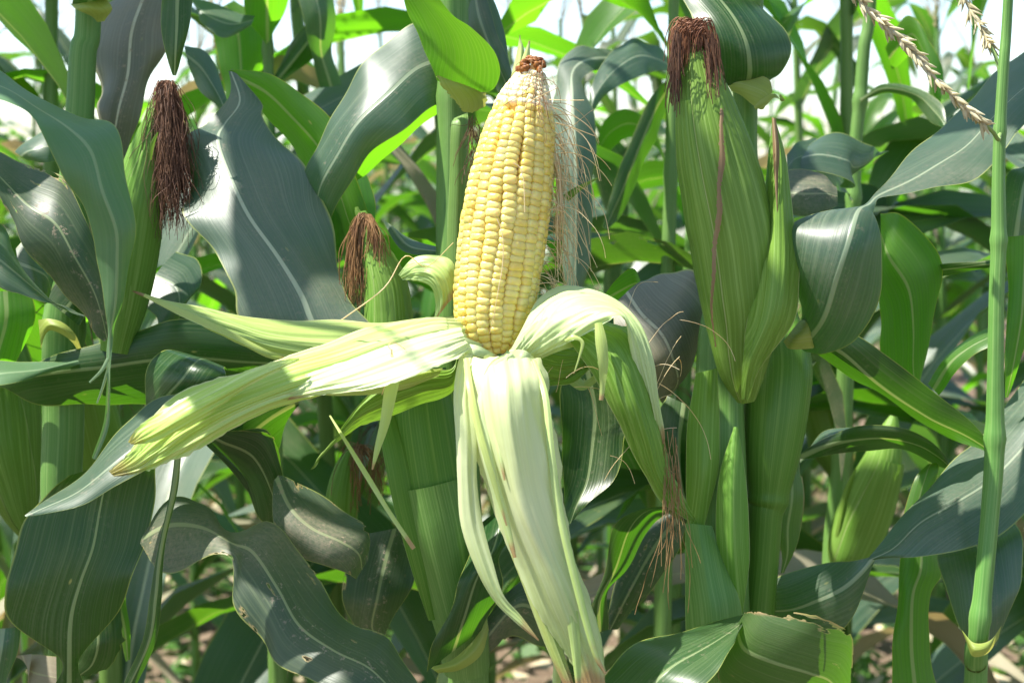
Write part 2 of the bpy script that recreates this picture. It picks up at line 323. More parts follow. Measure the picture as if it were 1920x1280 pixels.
def stations(st):
    A = []; M = []; B = []
    for s in st:
        ax, ay, bx, by, d = s[:5]; tilt = s[5] if len(s) > 5 else 0; bul = s[6] if len(s) > 6 else 0; mf = s[7] if len(s) > 7 else 0.5
        da = d - tilt / 200.0; db = d + tilt / 200.0; dm = d + (mf - .5) * tilt / 100.0 - bul / 100.0
        A.append(P(ax, ay, da)); B.append(P(bx, by, db)); M.append(P(ax + (bx - ax) * mf, ay + (by - ay) * mf, dm))
    return A, M, B
SEED = [10]
def leaf(parent, mat, st, name='leaf', label=None, **kw):
    SEED[0] += 1; kw.setdefault('seed', SEED[0]); kw.setdefault('wave', 0.003)
    o = sheet(*stations(st), **kw).build(name, mat, parent)
    if label: o['label'] = label
    return o
def strip(parent, mat, pts, name='husk_leaf', label=None, **kw):
    """narrow blade given by centre pixel, width, depth, twist (degrees)"""
    c = crom([(*P(x, y, d), w / FPX * d, R(tw)) for x, y, w, d, tw in pts], 1)
    A = []; M = []; B = []; n = len(c)
    for i in range(n):
        p = c[i, :3]; tg = nz(c[min(i + 1, n - 1), :3] - c[max(i - 1, 0), :3]); view = nz(CAM - p); side = nz(np.cross(tg, view)); up = np.cross(side, tg)
        s = side * math.cos(c[i, 4]) + up * math.sin(c[i, 4]); w = c[i, 3] / 2
        A.append(p - s * w); M.append(p + up * w * 0.25); B.append(p + s * w)
    SEED[0] += 1; kw.setdefault('nu', 7); kw.setdefault('rough', 0.0006); kw.setdefault('seed', SEED[0])
    o = sheet(A, M, B, **kw).build(name, mat, parent)
    if label: o['label'] = label
    return o

def frames(C, flip=False, ref=None):
    T = np.gradient(C, axis=0); out = []
    for i in range(len(C)):
        t = nz(T[i]) * (-1 if flip else 1)
        r = (CAM - C[i]) if ref is None else np.array(ref, float)
        e1 = nz(r - t * np.dot(r, t)); out.append((e1, np.cross(t, e1)))
    return np.array([o[0] for o in out]), np.array([o[1] for o in out])
def body(C, r, mb=None, th=(-180, 180), nth=32, off=0.0, mi=0, rid=0.0, ridn=26, ref=None, flip=False, rough=0.0, squash=1.0, cap=False):
    """generalised cylinder along C with radii r; th may be arrays: a leaf wrapped round it"""
    C = np.asarray(C); r = np.asarray(r); e1, e2 = frames(C, flip, ref); ns = len(C)
    t0 = np.broadcast_to(np.asarray(th[0], float), (ns,)); t1 = np.broadcast_to(np.asarray(th[1], float), (ns,))
    u = np.linspace(0, 1, nth); ang = np.radians(t0[:, None] + (t1 - t0)[:, None] * u[None, :])
    L = np.concatenate([[0], np.cumsum(np.linalg.norm(np.diff(C, axis=0), axis=1))])
    rr = r[:, None] + off + rid * np.sin(ang * ridn) * np.minimum(1, r / (r.max() * 0.5 + 1e-9))[:, None]
    if rough:
        for i in range(ns):
            for j in range(nth): rr[i, j] += rough * noise.noise(Vector((math.cos(ang[i, j]) * 2, math.sin(ang[i, j]) * 2, L[i] * 40)))
    pts = C[:, None] + rr[..., None] * (np.cos(ang)[..., None] * e1[:, None] * squash + np.sin(ang)[..., None] * e2[:, None])
    uv = np.stack([np.broadcast_to(0.05 + 0.9 * u if (th[0] is not None and np.ndim(th[0]) == 0 and th[1] - th[0] >= 359) else u, (ns, nth)), np.broadcast_to((L / max(L[-1], 1e-9))[:, None], (ns, nth))], -1)
    um = np.stack([ang * r.mean(), np.broadcast_to(L[:, None], (ns, nth))], -1)
    mb = mb or MB(); mb.grid(pts, uv, um, mi)
    return mb
def axis_px(pts, seg=6):
    """pixel centreline (x, y, width, depth) -> world centres and radii"""
    a = crom([(*P(x, y, d), w / 2 / FPX * d) for x, y, w, d in pts], seg)
    return a[:, :3], a[:, 3]

def tube(mb, C, r0, r1=None, n=4, mi=0):
    C = np.asarray(C); r1 = r0 if r1 is None else r1; m = len(C)
    T = np.gradient(C, axis=0); T /= (np.linalg.norm(T, axis=1, keepdims=True) + 1e-12)
    ref = np.array([0.31, 0.87, 0.39]); e1 = np.cross(T, ref); e1 /= (np.linalg.norm(e1, axis=1, keepdims=True) + 1e-9); e2 = np.cross(T, e1)
    rr = np.linspace(r0, r1, m)[:, None, None]; a = np.linspace(0, 2 * np.pi, n + 1)
    pts = C[:, None] + rr * (np.cos(a)[None, :, None] * e1[:, None] + np.sin(a)[None, :, None] * e2[:, None])
    z = np.zeros((m, n + 1, 2)); mb.grid(pts, z, z, mi)
def strand(start, d, length, n=12, grav=0.6, curl=0.3, seed=0.0, freq=95):
    p = np.array(start, float); d = nz(np.array(d, float)); out = [p.copy()]; st = length / n
    for i in range(n):
        q = p * freq; nv = noise.noise_vector(Vector((q[0] + seed, q[1], q[2] + seed * 0.7)))
        d = nz(d + np.array([0, 0, -1]) * grav / n * 3 + np.array(nv) * curl)
        p = p + d * st; out.append(p.copy())
    return out
# ------------------------------------------------------------------ ground
def ground():
    t = NT('soil'); ob = t.obj()
    n1 = t.noise(ob, 3.0, 4.0); n2 = t.noise(ob, 45.0, 4.0, 0.7)
    c = t.mix(t.step(n1, 0.35, 0.7), (0.10, 0.065, 0.04), (0.17, 0.12, 0.08)); c = t.mix(t.step(n2, 0.45, 0.7), c, (0.22, 0.165, 0.11))
    t.l.new(c, t.bsdf.inputs['Base Color']); t.bsdf.inputs['Roughness'].default_value = 0.95
    b = t.new('ShaderNodeBump'); b.inputs['Strength'].default_value = 0.8; b.inputs['Distance'].default_value = 0.02; t.put(b.inputs['Height'], n2); t.l.new(b.outputs[0], t.bsdf.inputs['Normal'])
    # near soil is dug up and lumpy, farther out the same sheet runs flat to the horizon
    xs = np.concatenate([[-400, -150, -60, -25, -12], np.linspace(-6, 6, 121), [12, 25, 60, 150, 400]])
    ys = np.concatenate([[-60, -20, -6, -2], np.linspace(0, 10, 101), [14, 20, 35, 70, 150, 400]])
    X, Y = np.meshgrid(xs, ys, indexing='ij'); Z = np.zeros_like(X)
    for i in range(len(xs)):
        for j in range(len(ys)):
            if abs(xs[i]) < 6.1 and -0.1 < ys[j] < 10.1:
                Z[i, j] = 0.03 * noise.noise(Vector((xs[i] * 2.5, ys[j] * 2.5, 0))) + 0.02 * noise.noise(Vector((xs[i] * 9, ys[j] * 9, 5))) - 0.01
    mb = MB(); pts = np.stack([X, Y, Z], -1); z = np.zeros(X.shape + (2,)); mb.grid(pts, z, z)
    tag(mb.build('ground', t.m), kind='structure')
ground()

def weeds():
    """low weeds and fallen leaf scraps between the rows"""
    mb = MB(); rs = random.Random(3)
    for k in range(3600):
        x = rs.uniform(-2.6, 2.6); y = rs.uniform(1.3, 6.0); h = rs.uniform(0.04, 0.16)
        for q in range(rs.randint(4, 8)):
            a = rs.uniform(0, 6.28); l = rs.uniform(0.02, 0.085); w = l * rs.uniform(0.18, 0.4); z = h * rs.random()
            c = np.array([x, y, z]); d = np.array([math.cos(a), math.sin(a), rs.uniform(-.3, .9)]); d = nz(d); s = nz(np.cross(d, [0, 0, 1])) * w
            v = [c, c + d * l * .5 + s, c + d * l, c + d * l * .5 - s]
            mb.raw(v, [[0, 1, 2, 3]], 0 if rs.random() < 0.8 else 1)
    w1 = plain('weed_leaf', (0.05, 0.13, 0.03), (0.09, 0.2, 0.04), 0.5, 20, trans=(0.2, 0.45, 0.05)); w2 = plain('dry_leaf_litter', (0.42, 0.34, 0.22), (0.55, 0.47, 0.32), 0.8, 20)
    tag(mb.build('weeds', [w1, w2]), kind='stuff', label='low green weeds and dry litter on the soil between the rows', cat='weeds')
weeds()

# ------------------------------------------------------------------ field plants
def blade(mb, org, az, L, W, phi0, droop, twist, seed, ns=14, nu=7, fold=None, wave=0.012, mi=0, power=1.25):
    rs = random.Random(seed); ph = rs.uniform(0, 6.28); ph2 = rs.uniform(0, 6.28); fr = rs.uniform(2.2, 3.6)
    s = np.linspace(0, 1, ns); phi = phi0 - droop * s ** power
    if fold: phi = phi - fold[1] / (1 + np.exp(-(s - fold[0]) * 28))
    phi = np.maximum(phi, R(-88)); ds = L / (ns - 1)
    x = np.concatenate([[0], np.cumsum(np.cos(phi[:-1]) * ds)]); z = np.concatenate([[0], np.cumsum(np.sin(phi[:-1]) * ds)])
    bend = rs.uniform(-0.25, 0.25); y = bend * x ** 2
    w = W * np.minimum(1, 0.5 + 2.2 * s) * np.clip(1 - s ** 2.6, 0, 1) ** 0.8 + 0.002
    u = np.linspace(-1, 1, nu); pts = np.zeros((ns, nu, 3))
    for i in range(ns):
        T = np.array([math.cos(phi[i]), 0, math.sin(phi[i])]); N = np.array([-math.sin(phi[i]), 0, math.cos(phi[i])]); S = np.array([0, 1, 0])
        tw = twist * s[i] ** 1.3; S2 = S * math.cos(tw) + N * math.sin(tw); N2 = np.cross(T, S2) * 1.0
        for j in range(nu):
            a = abs(u[j]); k = 1 if u[j] > 0 else -1
            ed = wave * a ** 2 * math.sin(s[i] * fr * 6.28 + (ph if k > 0 else ph2)) * math.sin(math.pi * min(1, s[i] + .05))
            pts[i, j] = [x[i], y[i], z[i]] + S2 * u[j] * w[i] / 2 + N2 * (a * w[i] * 0.16 + ed)
    c, sn = math.cos(az), math.sin(az); M = np.array([[c, sn, 0], [-sn, c, 0], [0, 0, 1]])
    pts = pts @ M + np.asarray(org)
    U = np.broadcast_to((u + 1) / 2, (ns, nu)); uv = np.stack([U, np.broadcast_to(s[:, None], (ns, nu))], -1)
    um = np.stack([u[None, :] * w[:, None] / 2, np.broadcast_to((s * L)[:, None], (ns, nu))], -1)
    mb.grid(pts, uv, um, mi)

def tassel(mb, base, h, n, rs, mi=0, thick=0.0035, fl=True):
    for k in range(n):
        a = rs.uniform(0, 6.28); lean = 0.1 if k == 0 else rs.uniform(0.25, 0.8)
        z0 = 0 if k == 0 else rs.uniform(0.0, 0.35) * h; L = h - z0 if k == 0 else rs.uniform(0.45, 0.75) * h
        pts = strand(base + np.array([0, 0, z0]), [math.cos(a) * lean, math.sin(a) * lean, 1], L, 8, grav=rs.uniform(0.05, 0.35), curl=0.05, seed=k)
        tube(mb, pts, thick * 0.5, thick * 0.25, 3, mi)
        if fl:
            for q in range(int(L / 0.013)):
                t = q / int(L / 0.013) * 7.99; i = int(t); p = pts[i] + (pts[i + 1] - pts[i]) * (t - i); d = nz(pts[i + 1] - pts[i])
                b = rs.uniform(0, 6.28); o = nz(d * 1.2 + np.array([math.cos(b), math.sin(b), 0]) * 0.8); s = nz(np.cross(o, [0.2, 0.3, 1])) * 0.0022; e = np.cross(o, s); l = 0.010
                mb.raw([p, p + o * l * .5 + s, p + o * l * .5 + e, p + o * l * .5 - s, p + o * l], [[0, 1, 2], [0, 2, 3], [4, 2, 1], [4, 3, 2], [0, 3, 1], [4, 1, 3]], mi)

def plant_design(seed, H=1.95, nleaf=11, lo=False):
    """a whole plant in its own coordinates: list of (name, MB, materials, sub-parts)"""
    rs = random.Random(seed); parts = []
    ns, nu = (9, 4) if lo else (15, 7)
    mb = MB(); lean = rs.uniform(-0.02, 0.02); C = []; r = []
    zs = np.linspace(0, H, 60 if not lo else 16)
    for z in zs:
        C.append([lean * z * z, 0.01 * math.sin(z * 2), z]); q = 1 - z / H
        bump = 0 if lo else 0.0016 * max(0, 1 - abs(((z / 0.17) % 1) - .5) * 2 * 6)
        r.append(0.0045 + 0.0095 * q ** 0.7 + bump)
    body(C, r, mb, nth=6 if lo else 14, ref=(0, -1, 0)); parts.append(('stalk', mb, [STALK], []))
    az0 = rs.uniform(-0.3, 0.3)
    for k in range(nleaf):
        z = 0.16 + (H - 0.32) * (k + rs.uniform(-.15, .15)) / (nleaf - 1); f = k / (nleaf - 1)
        L = (0.55 + 0.42 * math.sin(math.pi * min(1, 0.25 + f * 0.8))) * rs.uniform(.85, 1.1); W = 0.080 * rs.uniform(.8, 1.2) * (1 - 0.35 * max(0, f - .7) / .3)
        az = az0 + (math.pi if k % 2 else 0) + rs.uniform(-.5, .5); phi0 = R(rs.uniform(48, 75)); droop = R(rs.uniform(85, 165))
        if f > .8: phi0 = R(rs.uniform(50, 72)); droop = R(rs.uniform(90, 150)); L *= .8
        m = MB(); base = np.array([lean * z * z, 0, z]); fold = (rs.uniform(.35, .6), R(rs.uniform(30, 80))) if rs.random() < .35 else None
        blade(m, base + np.array([math.cos(az), -math.sin(az), 0]) * 0.006, az, L, W, phi0, droop, rs.uniform(-1.0, 1.0), seed * 50 + k, ns, nu, fold, wave=0.014)
        mat = LEAF_DRY if k < 2 or rs.random() < .015 else rs.choice([LEAF, LEAF_BLUE, LEAF_BLUE, LEAF_DUSTY, LEAF_GLARE, LEAF_BLUE, LEAF_DARK, LEAF, LEAF_BRIGHT])
        parts.append(('leaf', m, [mat], []))
    m = MB(); tassel(m, np.array([lean * H * H, 0, H - 0.02]), 0.34, 7 if not lo else 5, rs, fl=not lo, thick=0.004 if not lo else 0.007); parts.append(('tassel', m, [TASSEL_FAR], []))
    if not lo:
        z = 0.95 + rs.uniform(-.08, .08); a = az0 + rs.choice([0, math.pi]) + rs.uniform(-.5, .5); d = nz(np.array([math.cos(a) * .35, -math.sin(a) * .35, 1]))
        p0 = np.array([lean * z * z, 0, z]) + d * 0.02; L = 0.2; t = np.linspace(0, 1, 14)
        C = p0 + d * (t * L)[:, None]; r = 0.025 * np.minimum(1, 0.35 + t * 3) * np.clip(1 - t ** 3, 0.1, 1) ** 0.7
        m = MB(); body(C, r, m, nth=18, ref=(0.3, -1, 0)); s = MB()
        for q in range(26): tube(s, strand(C[-1] + np.random.uniform(-.004, .004, 3), [rs.uniform(-.6, .6), rs.uniform(-.6, .6), .8], .09, 7, grav=1.2, curl=.35, seed=q), .0006, .0004, 3)
        parts.append(('ear', m, [HUSK_OUT], [('silk', s, [SILK_BROWN])]))
    return parts

DESIGNS = []
for k in range(7):
    d = []
    for nm, mb, mats, subs in plant_design(100 + k):
        d.append((nm, mb.mesh(nm, mats), [(n2, m2.mesh(n2, t2)) for n2, m2, t2 in subs]))
    DESIGNS.append(d)
FAR = []
for k in range(6):
    allm = MB(); mats = []
    for nm, mb, ms, subs in plant_design(200 + k, lo=True):
        if ms[0] not in mats: mats.append(ms[0])
        for q in mb.fm: q[:] = mats.index(ms[0])
        off = allm.n
        allm.v += mb.v; allm.uv += mb.uv; allm.um += mb.um; allm.f += [f + off for f in mb.f]; allm.fm += mb.fm; allm.n += mb.n
    FAR.append((allm, allm.mesh('corn_plant', mats), mats))

def place_plant(k, x, y, rz, sc, label, group):
    t = thing('corn_plant', (x, y, -0.01), label, 'corn plant', group); t.rotation_euler.z = rz; t.scale = (sc, sc, sc)
    for nm, me, subs in DESIGNS[k % len(DESIGNS)]:
        o = bpy.data.objects.new(nm, me); link(o); o.parent = t
        for n2, m2 in subs:
            c = bpy.data.objects.new(n2, m2); link(c); c.parent = o
def place_far(k, x, y, rz, sc, label, group):
    o = bpy.data.objects.new('corn_plant', FAR[k % len(FAR)][1]); link(o); o.location = (x, y, -0.01); o.rotation_euler.z = rz; o.scale = (sc, sc, sc)
    tag(o, label, 'corn plant', group)

ROWNAME = ['second', 'third', 'fourth', 'fifth', 'sixth', 'seventh', 'eighth', 'ninth', 'tenth', 'eleventh', 'twelfth']
MARKS = [(-400, 'left of the frame edge leaves'), (60, 'behind the long pale leaf at the left edge'), (200, 'between the left stalk and the dark silk'), (330, 'just right of the long dark silk'),
         (450, 'behind the broad waxy leaf'), (560, 'right of the broad waxy leaf'), (660, 'above the small silky ear'), (760, 'left of the upper centre stalk'), (860, 'hidden behind the peeled cob'),
         (1000, 'right beside the straw coloured silk'), (1090, 'between the cob and the tall closed ear'), (1190, 'left of the red-brown silk cap'), (1290, 'behind the tall closed ear'),
         (1440, 'just right of the brown husk tip'), (1540, 'beside the flaring waxy leaf'), (1650, 'under the near tassel branch'), (1760, 'left of the thin right stalk'), (1880, 'at the right edge beyond the thin stalk')]
rs = random.Random(11); USED = set()
def rows():
    y = 1.5; k = 0
    for row in range(11):
        half = 0.40 * y + (0.35 if row < 4 else 0.1); x = -half + rs.uniform(0, .2)
        while x < half:
            yy = y + rs.uniform(-.08, .08); xx = x + rs.uniform(-.06, .06); sc = rs.uniform(.80, .92) if row < 1 else rs.uniform(.74, .84) if row < 4 else rs.uniform(.66, .76)
            rz = rs.uniform(-.7, .7) + (math.pi if rs.random() < .5 else 0)
            px = 960 + xx / yy * FPX; mk = [m for a, m in MARKS if px >= a]; mk = mk[-1] if mk and px < 2100 else 'outside the right edge'
            if row < 5:
                lb = 'tasselled corn plant of the %s row, %s' % (ROWNAME[row], mk)
                if lb in USED: lb = lb.replace('tasselled corn', 'second tasselled corn')
                USED.add(lb)
                place_plant(k, xx, yy, rz, sc, lb, 'corn plants of the %s row' % ROWNAME[row])
            else:
                place_far(k, xx, yy, rz, sc, 'distant corn plant with tassel against the sky, one of the far rows', 'corn plants of the far rows')
            k += 1; x += 0.205 if row < 4 else .34
        y += 0.78 if row < 4 else 0.95
    # the front row goes on outside the frame and shades it
    for k, (x, y, rz) in enumerate(((-.44, .88, 1.45), (-.84, .9, 1.2), (.66, .95, 1.6), (-.36, 1.22, .9), (.62, 1.25, 1.9))):
        place_plant(k + 2, x, y, rz, .95, 'corn plant of the front row standing %s' % ('left of the frame', 'farther left of the frame', 'right of the frame', 'close behind the left stalk', 'close behind the right edge')[k], 'corn plants of the front row')
rows()
def far_field():
    mb = MB(); rs = random.Random(5); mats = FAR[0][2]
    for k in range(120):
        y = rs.uniform(11, 26); x = rs.uniform(-.42, .42) * y; src = FAR[0][0]; a = rs.uniform(0, 6.28); c, s = math.cos(a), math.sin(a); M = np.array([[c, s, 0], [-s, c, 0], [0, 0, 1]]); off = mb.n
        for v in src.v: mb.v.append(v @ M * rs.uniform(.72, .84) + np.array([x, y, 0]))
        mb.uv += src.uv; mb.um += src.um; mb.f += [f + off for f in src.f]; mb.fm += src.fm; mb.n += src.n
    tag(mb.build('corn_field', mats), kind='stuff', label='far mass of corn plants running to the horizon', cat='corn field')
far_field()
# ================================================================== plants of the front row
def stalk_px(parent, pts, mat=STALK, name='stalk', nodes=(), **kw):
    C, r = axis_px(pts, 10)
    for (ny, amp, half) in nodes:
        for i in range(len(C)):
            d = (C[i, 2] - P(960, ny, pts[0][3])[2]) / half
            r[i] *= 1 + amp * math.exp(-d * d)
    return body(C, r, nth=28, rid=0.00018, ridn=20, **kw).build(name, mat, parent)
def to_ground(x, y, d, n=3):
    """pixel/width stations from (x, y) straight down to the soil at depth d"""
    z = P(x, y, d); return z

def ear(parent, pts, mat=HUSK_OUT, label=None, wraps=(), rid=0.00035, nth=60):
    C, r = axis_px(pts, 8)
    o = body(C, r, nth=nth, rid=rid, ridn=24, flip=True, rough=0.0006).build('ear', mat, parent)
    if label: o['label'] = label
    n = len(C); tt = np.linspace(0, 1, n)
    for (t0, t1, a0, b0, a1, b1, off, m, lb) in wraps:   # from tt t0 to t1; angular range at the start and at the end
        i0, i1 = int(t0 * (n - 1)), int(t1 * (n - 1)) + 1; k = np.linspace(0, 1, i1 - i0)
        th0 = a0 + (a1 - a0) * k ** 1.3; th1 = b0 + (b1 - b0) * k ** 1.3
        w = body(C[i0:i1], r[i0:i1], th=(th0, th1), nth=30, off=off, rid=rid, ridn=30, flip=True, rough=0.0008).build('husk_leaf', m, o)
        if lb: w['label'] = lb
    return o, C, r

# ---------------------------------------------------------------- centre plant: stalk, peeled ear
B = thing('corn_plant', (*P(878, 1280, .95)[:2], 0), 'corn plant in the centre bearing the peeled yellow ear', 'corn plant')
def root_pts(x, y, w, d):
    """last stations of a stalk: down to the soil below pixel x, y"""
    p = P(x, y, d); out = []
    for f in (0.35, 0.7, 1.0):
        q = np.array([p[0], p[1], p[2] * (1 - f)]); v = q - CAM; dd = v @ FW
        out.append((960 + v @ RT / dd * FPX, 640 - v @ UP / dd * FPX, w * (1 + .1 * f), dd))
    return out
def head_pts(x, y, w, d, top=2.0):
    p = P(x, y, d); out = []
    for f in (1.0, 0.6, 0.3):
        q = np.array([p[0], p[1], p[2] + (top - p[2]) * f]); v = q - CAM; dd = v @ FW
        out.append((960 + v @ RT / dd * FPX, 640 - v @ UP / dd * FPX, w * (1 - .55 * f), dd))
    return out
stalk_px(B, head_pts(850, -20, 54, .94) + [(850, 0, 55, .94), (848, 200, 58, .94), (848, 420, 62, .94), (850, 600, 66, .94), (856, 800, 74, .95), (866, 1000, 78, .95), (876, 1180, 80, .95), (878, 1300, 76, .95)] + root_pts(878, 1310, 78, .95)[0:], nodes=((172, .10, .006),))
# slanting sheath that wraps the lower stalk and opens behind the husks
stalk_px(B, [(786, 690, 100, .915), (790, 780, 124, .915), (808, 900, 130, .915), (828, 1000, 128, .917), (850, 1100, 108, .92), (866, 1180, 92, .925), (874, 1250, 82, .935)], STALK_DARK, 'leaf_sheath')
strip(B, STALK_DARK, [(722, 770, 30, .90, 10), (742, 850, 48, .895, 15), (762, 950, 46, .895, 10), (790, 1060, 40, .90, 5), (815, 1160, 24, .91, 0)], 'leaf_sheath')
stalk_px(B, [(806, 902, 137, .913), (828, 1000, 136, .915), (850, 1100, 116, .918), (866, 1180, 99, .923), (874, 1250, 88, .933)], STALK, 'leaf_sheath')
# pale sheath edge along the upper stalk
leaf(B, STALK, [(852, 222, 876, 212, .925, .3, .2), (846, 240, 878, 235, .92, .3, .4), (843, 330, 877, 330, .92, .3, .4), (838, 430, 876, 430, .92, .3, .4), (836, 520, 876, 520, .92, .3, .4)], 'leaf_sheath', wave=0)
# collar leaf over the stalk, seen from below
leaf(B, LEAF_FRESH, [(819, 152, 886, 178, .92, .5, .2), (806, 122, 902, 170, .912, .6, .5), (792, 88, 926, 166, .90, .6, .9), (780, 52, 938, 138, .888, .4, 1.0), (768, 18, 925, 96, .874, .2, .8), (756, -15, 886, 56, .862, 0, .6), (745, -50, 845, 22, .852, 0, .4), (730, -90, 800, -40, .842)], wave=.002,
     label='broad leaf base bent over the upper stalk, lit through from above')
leaf(B, COLLAR, [(819, 140, 890, 150, .915, .2, .3), (824, 156, 898, 160, .914, .2, .3), (838, 174, 907, 170, .915, .2, .3), (854, 190, 913, 184, .917, .2, .2), (864, 202, 908, 200, .919, .2, .1), (872, 210, 886, 212, .92)], 'leaf_collar', wave=.002, ragged=.002)
leaf(B, LEAF_BLUE, [(876, 22, 900, -60, .99, 0, 1), (880, 60, 915, 0, .98, -1, 1), (905, 110, 930, 60, .97, -1.5, 1), (925, 150, 945, 100, .96, -1.5, 1), (934, 172, 958, 130, .955, -1, .5), (938, 178, 962, 150, .95)], label='blue-green leaf behind the top of the stalk')
leaf(B, LEAF_BLUE, [(835, -40, 905, -30, 1.0, -2, 1), (865, 20, 930, 15, .99, -2, 1), (885, 70, 945, 60, .98, -2, 1), (905, 130, 960, 120, .97, -1, 1), (930, 170, 958, 165, .965)])

# the cob
COBPX = [(930, 660, 70, .85), (928, 648, 108, .85), (927, 630, 138, .85), (926, 600, 152, .85), (929, 550, 161, .85), (935, 500, 166, .85), (942, 450, 168, .85), (949, 400, 168, .85), (957, 350, 162, .85), (965, 300, 152, .851), (974, 250, 138, .852), (983, 200, 114, .853), (991, 165, 86, .854), (997, 142, 62, .854), (1001, 122, 38, .855), (1003, 112, 22, .855)]
Cc, rc = axis_px(COBPX, 8)
core = body(Cc, np.maximum(rc - 0.0046, 0.002), nth=40, flip=False).build('ear', COB_CORE, B); core['label'] = 'peeled ear with rows of plump yellow kernels'
EAR = core
def kernel_mesh(seed):
    n1, n2 = 7, 14; rs = random.Random(seed); mb = MB(); pts = np.zeros((n1 + 1, n2 + 1, 3))
    se = lambda v, e: math.copysign(abs(v) ** e, v)
    asym = rs.uniform(-.12, .12)
    for i in range(n1 + 1):
        la = -math.pi / 2 * 0.75 + (math.pi / 2 + math.pi / 2 * 0.75) * i / n1
        for j in range(n2 + 1):
            lo = 2 * math.pi * j / n2; c = se(math.cos(la), 0.70)
            x = c * se(math.cos(lo), 0.60); y = c * se(math.sin(lo), 0.85); z = se(math.sin(la), 1.0)
            pts[i, j] = (x * (1 + asym * y), y * (1 + asym * .5 * x), z - 0.10 * math.exp(-(x * x + y * y) * 4) * (1 if z > 0 else 0))
    z = np.zeros((n1 + 1, n2 + 1, 2)); mb.grid(pts, z, z); return mb
KM = [kernel_mesh(k) for k in range(5)]
KME = [m.mesh('kernel', KERNEL) for m in KM]
def kernels():
    L = np.concatenate([[0], np.cumsum(np.linalg.norm(np.diff(Cc, axis=0), axis=1))])
    e1, e2 = frames(Cc); T = np.gradient(Cc, axis=0); rs = random.Random(4); rows_n = 18; allk = []
    dr = np.gradient(rc, L)
    for j in range(rows_n):
        s = 0.0035 + rs.uniform(-.0012, .0012); ph = rs.uniform(0, 6.28)
        endpx = 0.1445 + 0.004 * math.sin(j * 2.1) + (0.007 if (j * 20 + 10) % 360 < 60 else 0)
        brk = rs.uniform(.03, .12)
        while s < endpx:
            i = min(np.searchsorted(L, s), len(L) - 1); f = s / L[-1]
            c = np.array([np.interp(s, L, Cc[:, a]) for a in range(3)]); r = np.interp(s, L, rc); slope = np.interp(s, L, dr)
            th = 2 * math.pi * j / rows_n + 0.10 * math.sin(f * 4 + 0.4) + 0.035 * math.sin(f * 17 + ph) - 0.10 * f + 0.05 * noise.noise(Vector((j * 1.7, s * 45, 1.3)))
            hgt = 0.00435 * (1 - 0.10 * abs(f - .45) * 2) * rs.uniform(.88, 1.12)
            if f > .72: hgt *= 1.12
            if s < 0.01: hgt *= .9
            t = nz(T[i]); rad = e1[i] * math.cos(th) + e2[i] * math.sin(th); tan = nz(np.cross(t, rad)); n = nz(rad - t * slope * 0.9); y = nz(np.cross(n, tan))
            wd = 2 * math.pi * (r - .001) / rows_n * (1.0 + rs.uniform(-.06, .05))
            p = c + rad * (r - 0.0044 + rs.uniform(-.00025, .0003)) ; jit = rs.uniform(-.09, .09)
            X = tan * math.cos(jit) + y * math.sin(jit); Y = y * math.cos(jit) - tan * math.sin(jit)
            allk.append((math.cos(th), p, X * wd * .575, Y * hgt * .78, n * 0.0044 * rs.uniform(.95, 1.05), rs.randrange(5)))
            s += hgt
    allk.sort(key=lambda a: -a[0]); org = ORG[EAR.name]; stuff = MB()
    for k, (cs, p, X, Y, Z, m) in enumerate(allk):
        if k < 297:
            o = bpy.data.objects.new('kernel', KME[m]); link(o); o.parent = EAR; q = p - org
            o.matrix_local = Matrix(((X[0], Y[0], Z[0], q[0]), (X[1], Y[1], Z[1], q[1]), (X[2], Y[2], Z[2], q[2]), (0, 0, 0, 1)))
        else:
            v = KM[m].v[0]; stuff.raw(p + v[:, :1] * X + v[:, 1:2] * Y + v[:, 2:3] * Z, KM[m].f[0], 0)
    o = stuff.build('far_side_kernels', KERNEL_BULK, EAR); o['kind'] = 'stuff'
    # undeveloped kernels towards the tip
    mb = MB(); base = KM[0].v[0]
    for j in range(rows_n):
        s = 0.1475 + rs.uniform(-.001, .001)
        while s < L[-1] - .009:
            f = s / L[-1]; i = min(np.searchsorted(L, s), len(L) - 1); c = np.array([np.interp(s, L, Cc[:, a]) for a in range(3)]); r = np.interp(s, L, rc)
            th = 2 * math.pi * j / rows_n + 0.10 * math.sin(f * 4 + .4) - .1 * f + rs.uniform(-.05, .05); rad = e1[i] * math.cos(th) + e2[i] * math.sin(th); t = nz(T[i]); tan = np.cross(t, rad); n = nz(rad - t * np.interp(s, L, dr)); y = np.cross(n, tan)
            k = max(.4, 1 - (s - .147) / .045); p = c + rad * (r - .0036) 
            wd = math.pi * r / rows_n; mb.raw(p + base[:, :1] * tan * wd * 1.05 + base[:, 1:2] * y * (.0014 + .0011 * k) + base[:, 2:3] * n * (.0022 + .0014 * k), KM[0].f[0]); s += (.0021 + .0015 * k) * rs.uniform(.9, 1.1)
    o = mb.build('tip_kernels', TIP_PALE, EAR); o['kind'] = 'stuff'
    mb = MB(); C, r = Cc[-9:] + 0, rc[-9:] + .0012; C = np.vstack([C, C[-1] + T[-1] * 1.0]); r = np.append(r, .001)
    for q in range(80):
        a = rs.uniform(-2.2, 2.0); i = len(Cc) - 1 - int(rs.random() ** 1.3 * 17 * (1 if -1.6 < a < 1.0 else .5)); rad = e1[i] * math.cos(a) + e2[i] * math.sin(a); t = nz(nz(T[i]) + rad * .25); tan = nz(np.cross(t, rad))
        mb.raw(Cc[i] + rad * (rc[i] - .0002) + base[:, :1] * tan * rs.uniform(.0012, .002) + base[:, 1:2] * t * rs.uniform(.001, .0022) + base[:, 2:3] * rad * rs.uniform(.0014, .0026), KM[0].f[0]); o = mb.build('cob_tip', TIP_BROWN, EAR); o['label'] = 'browned bare tip of the cob'
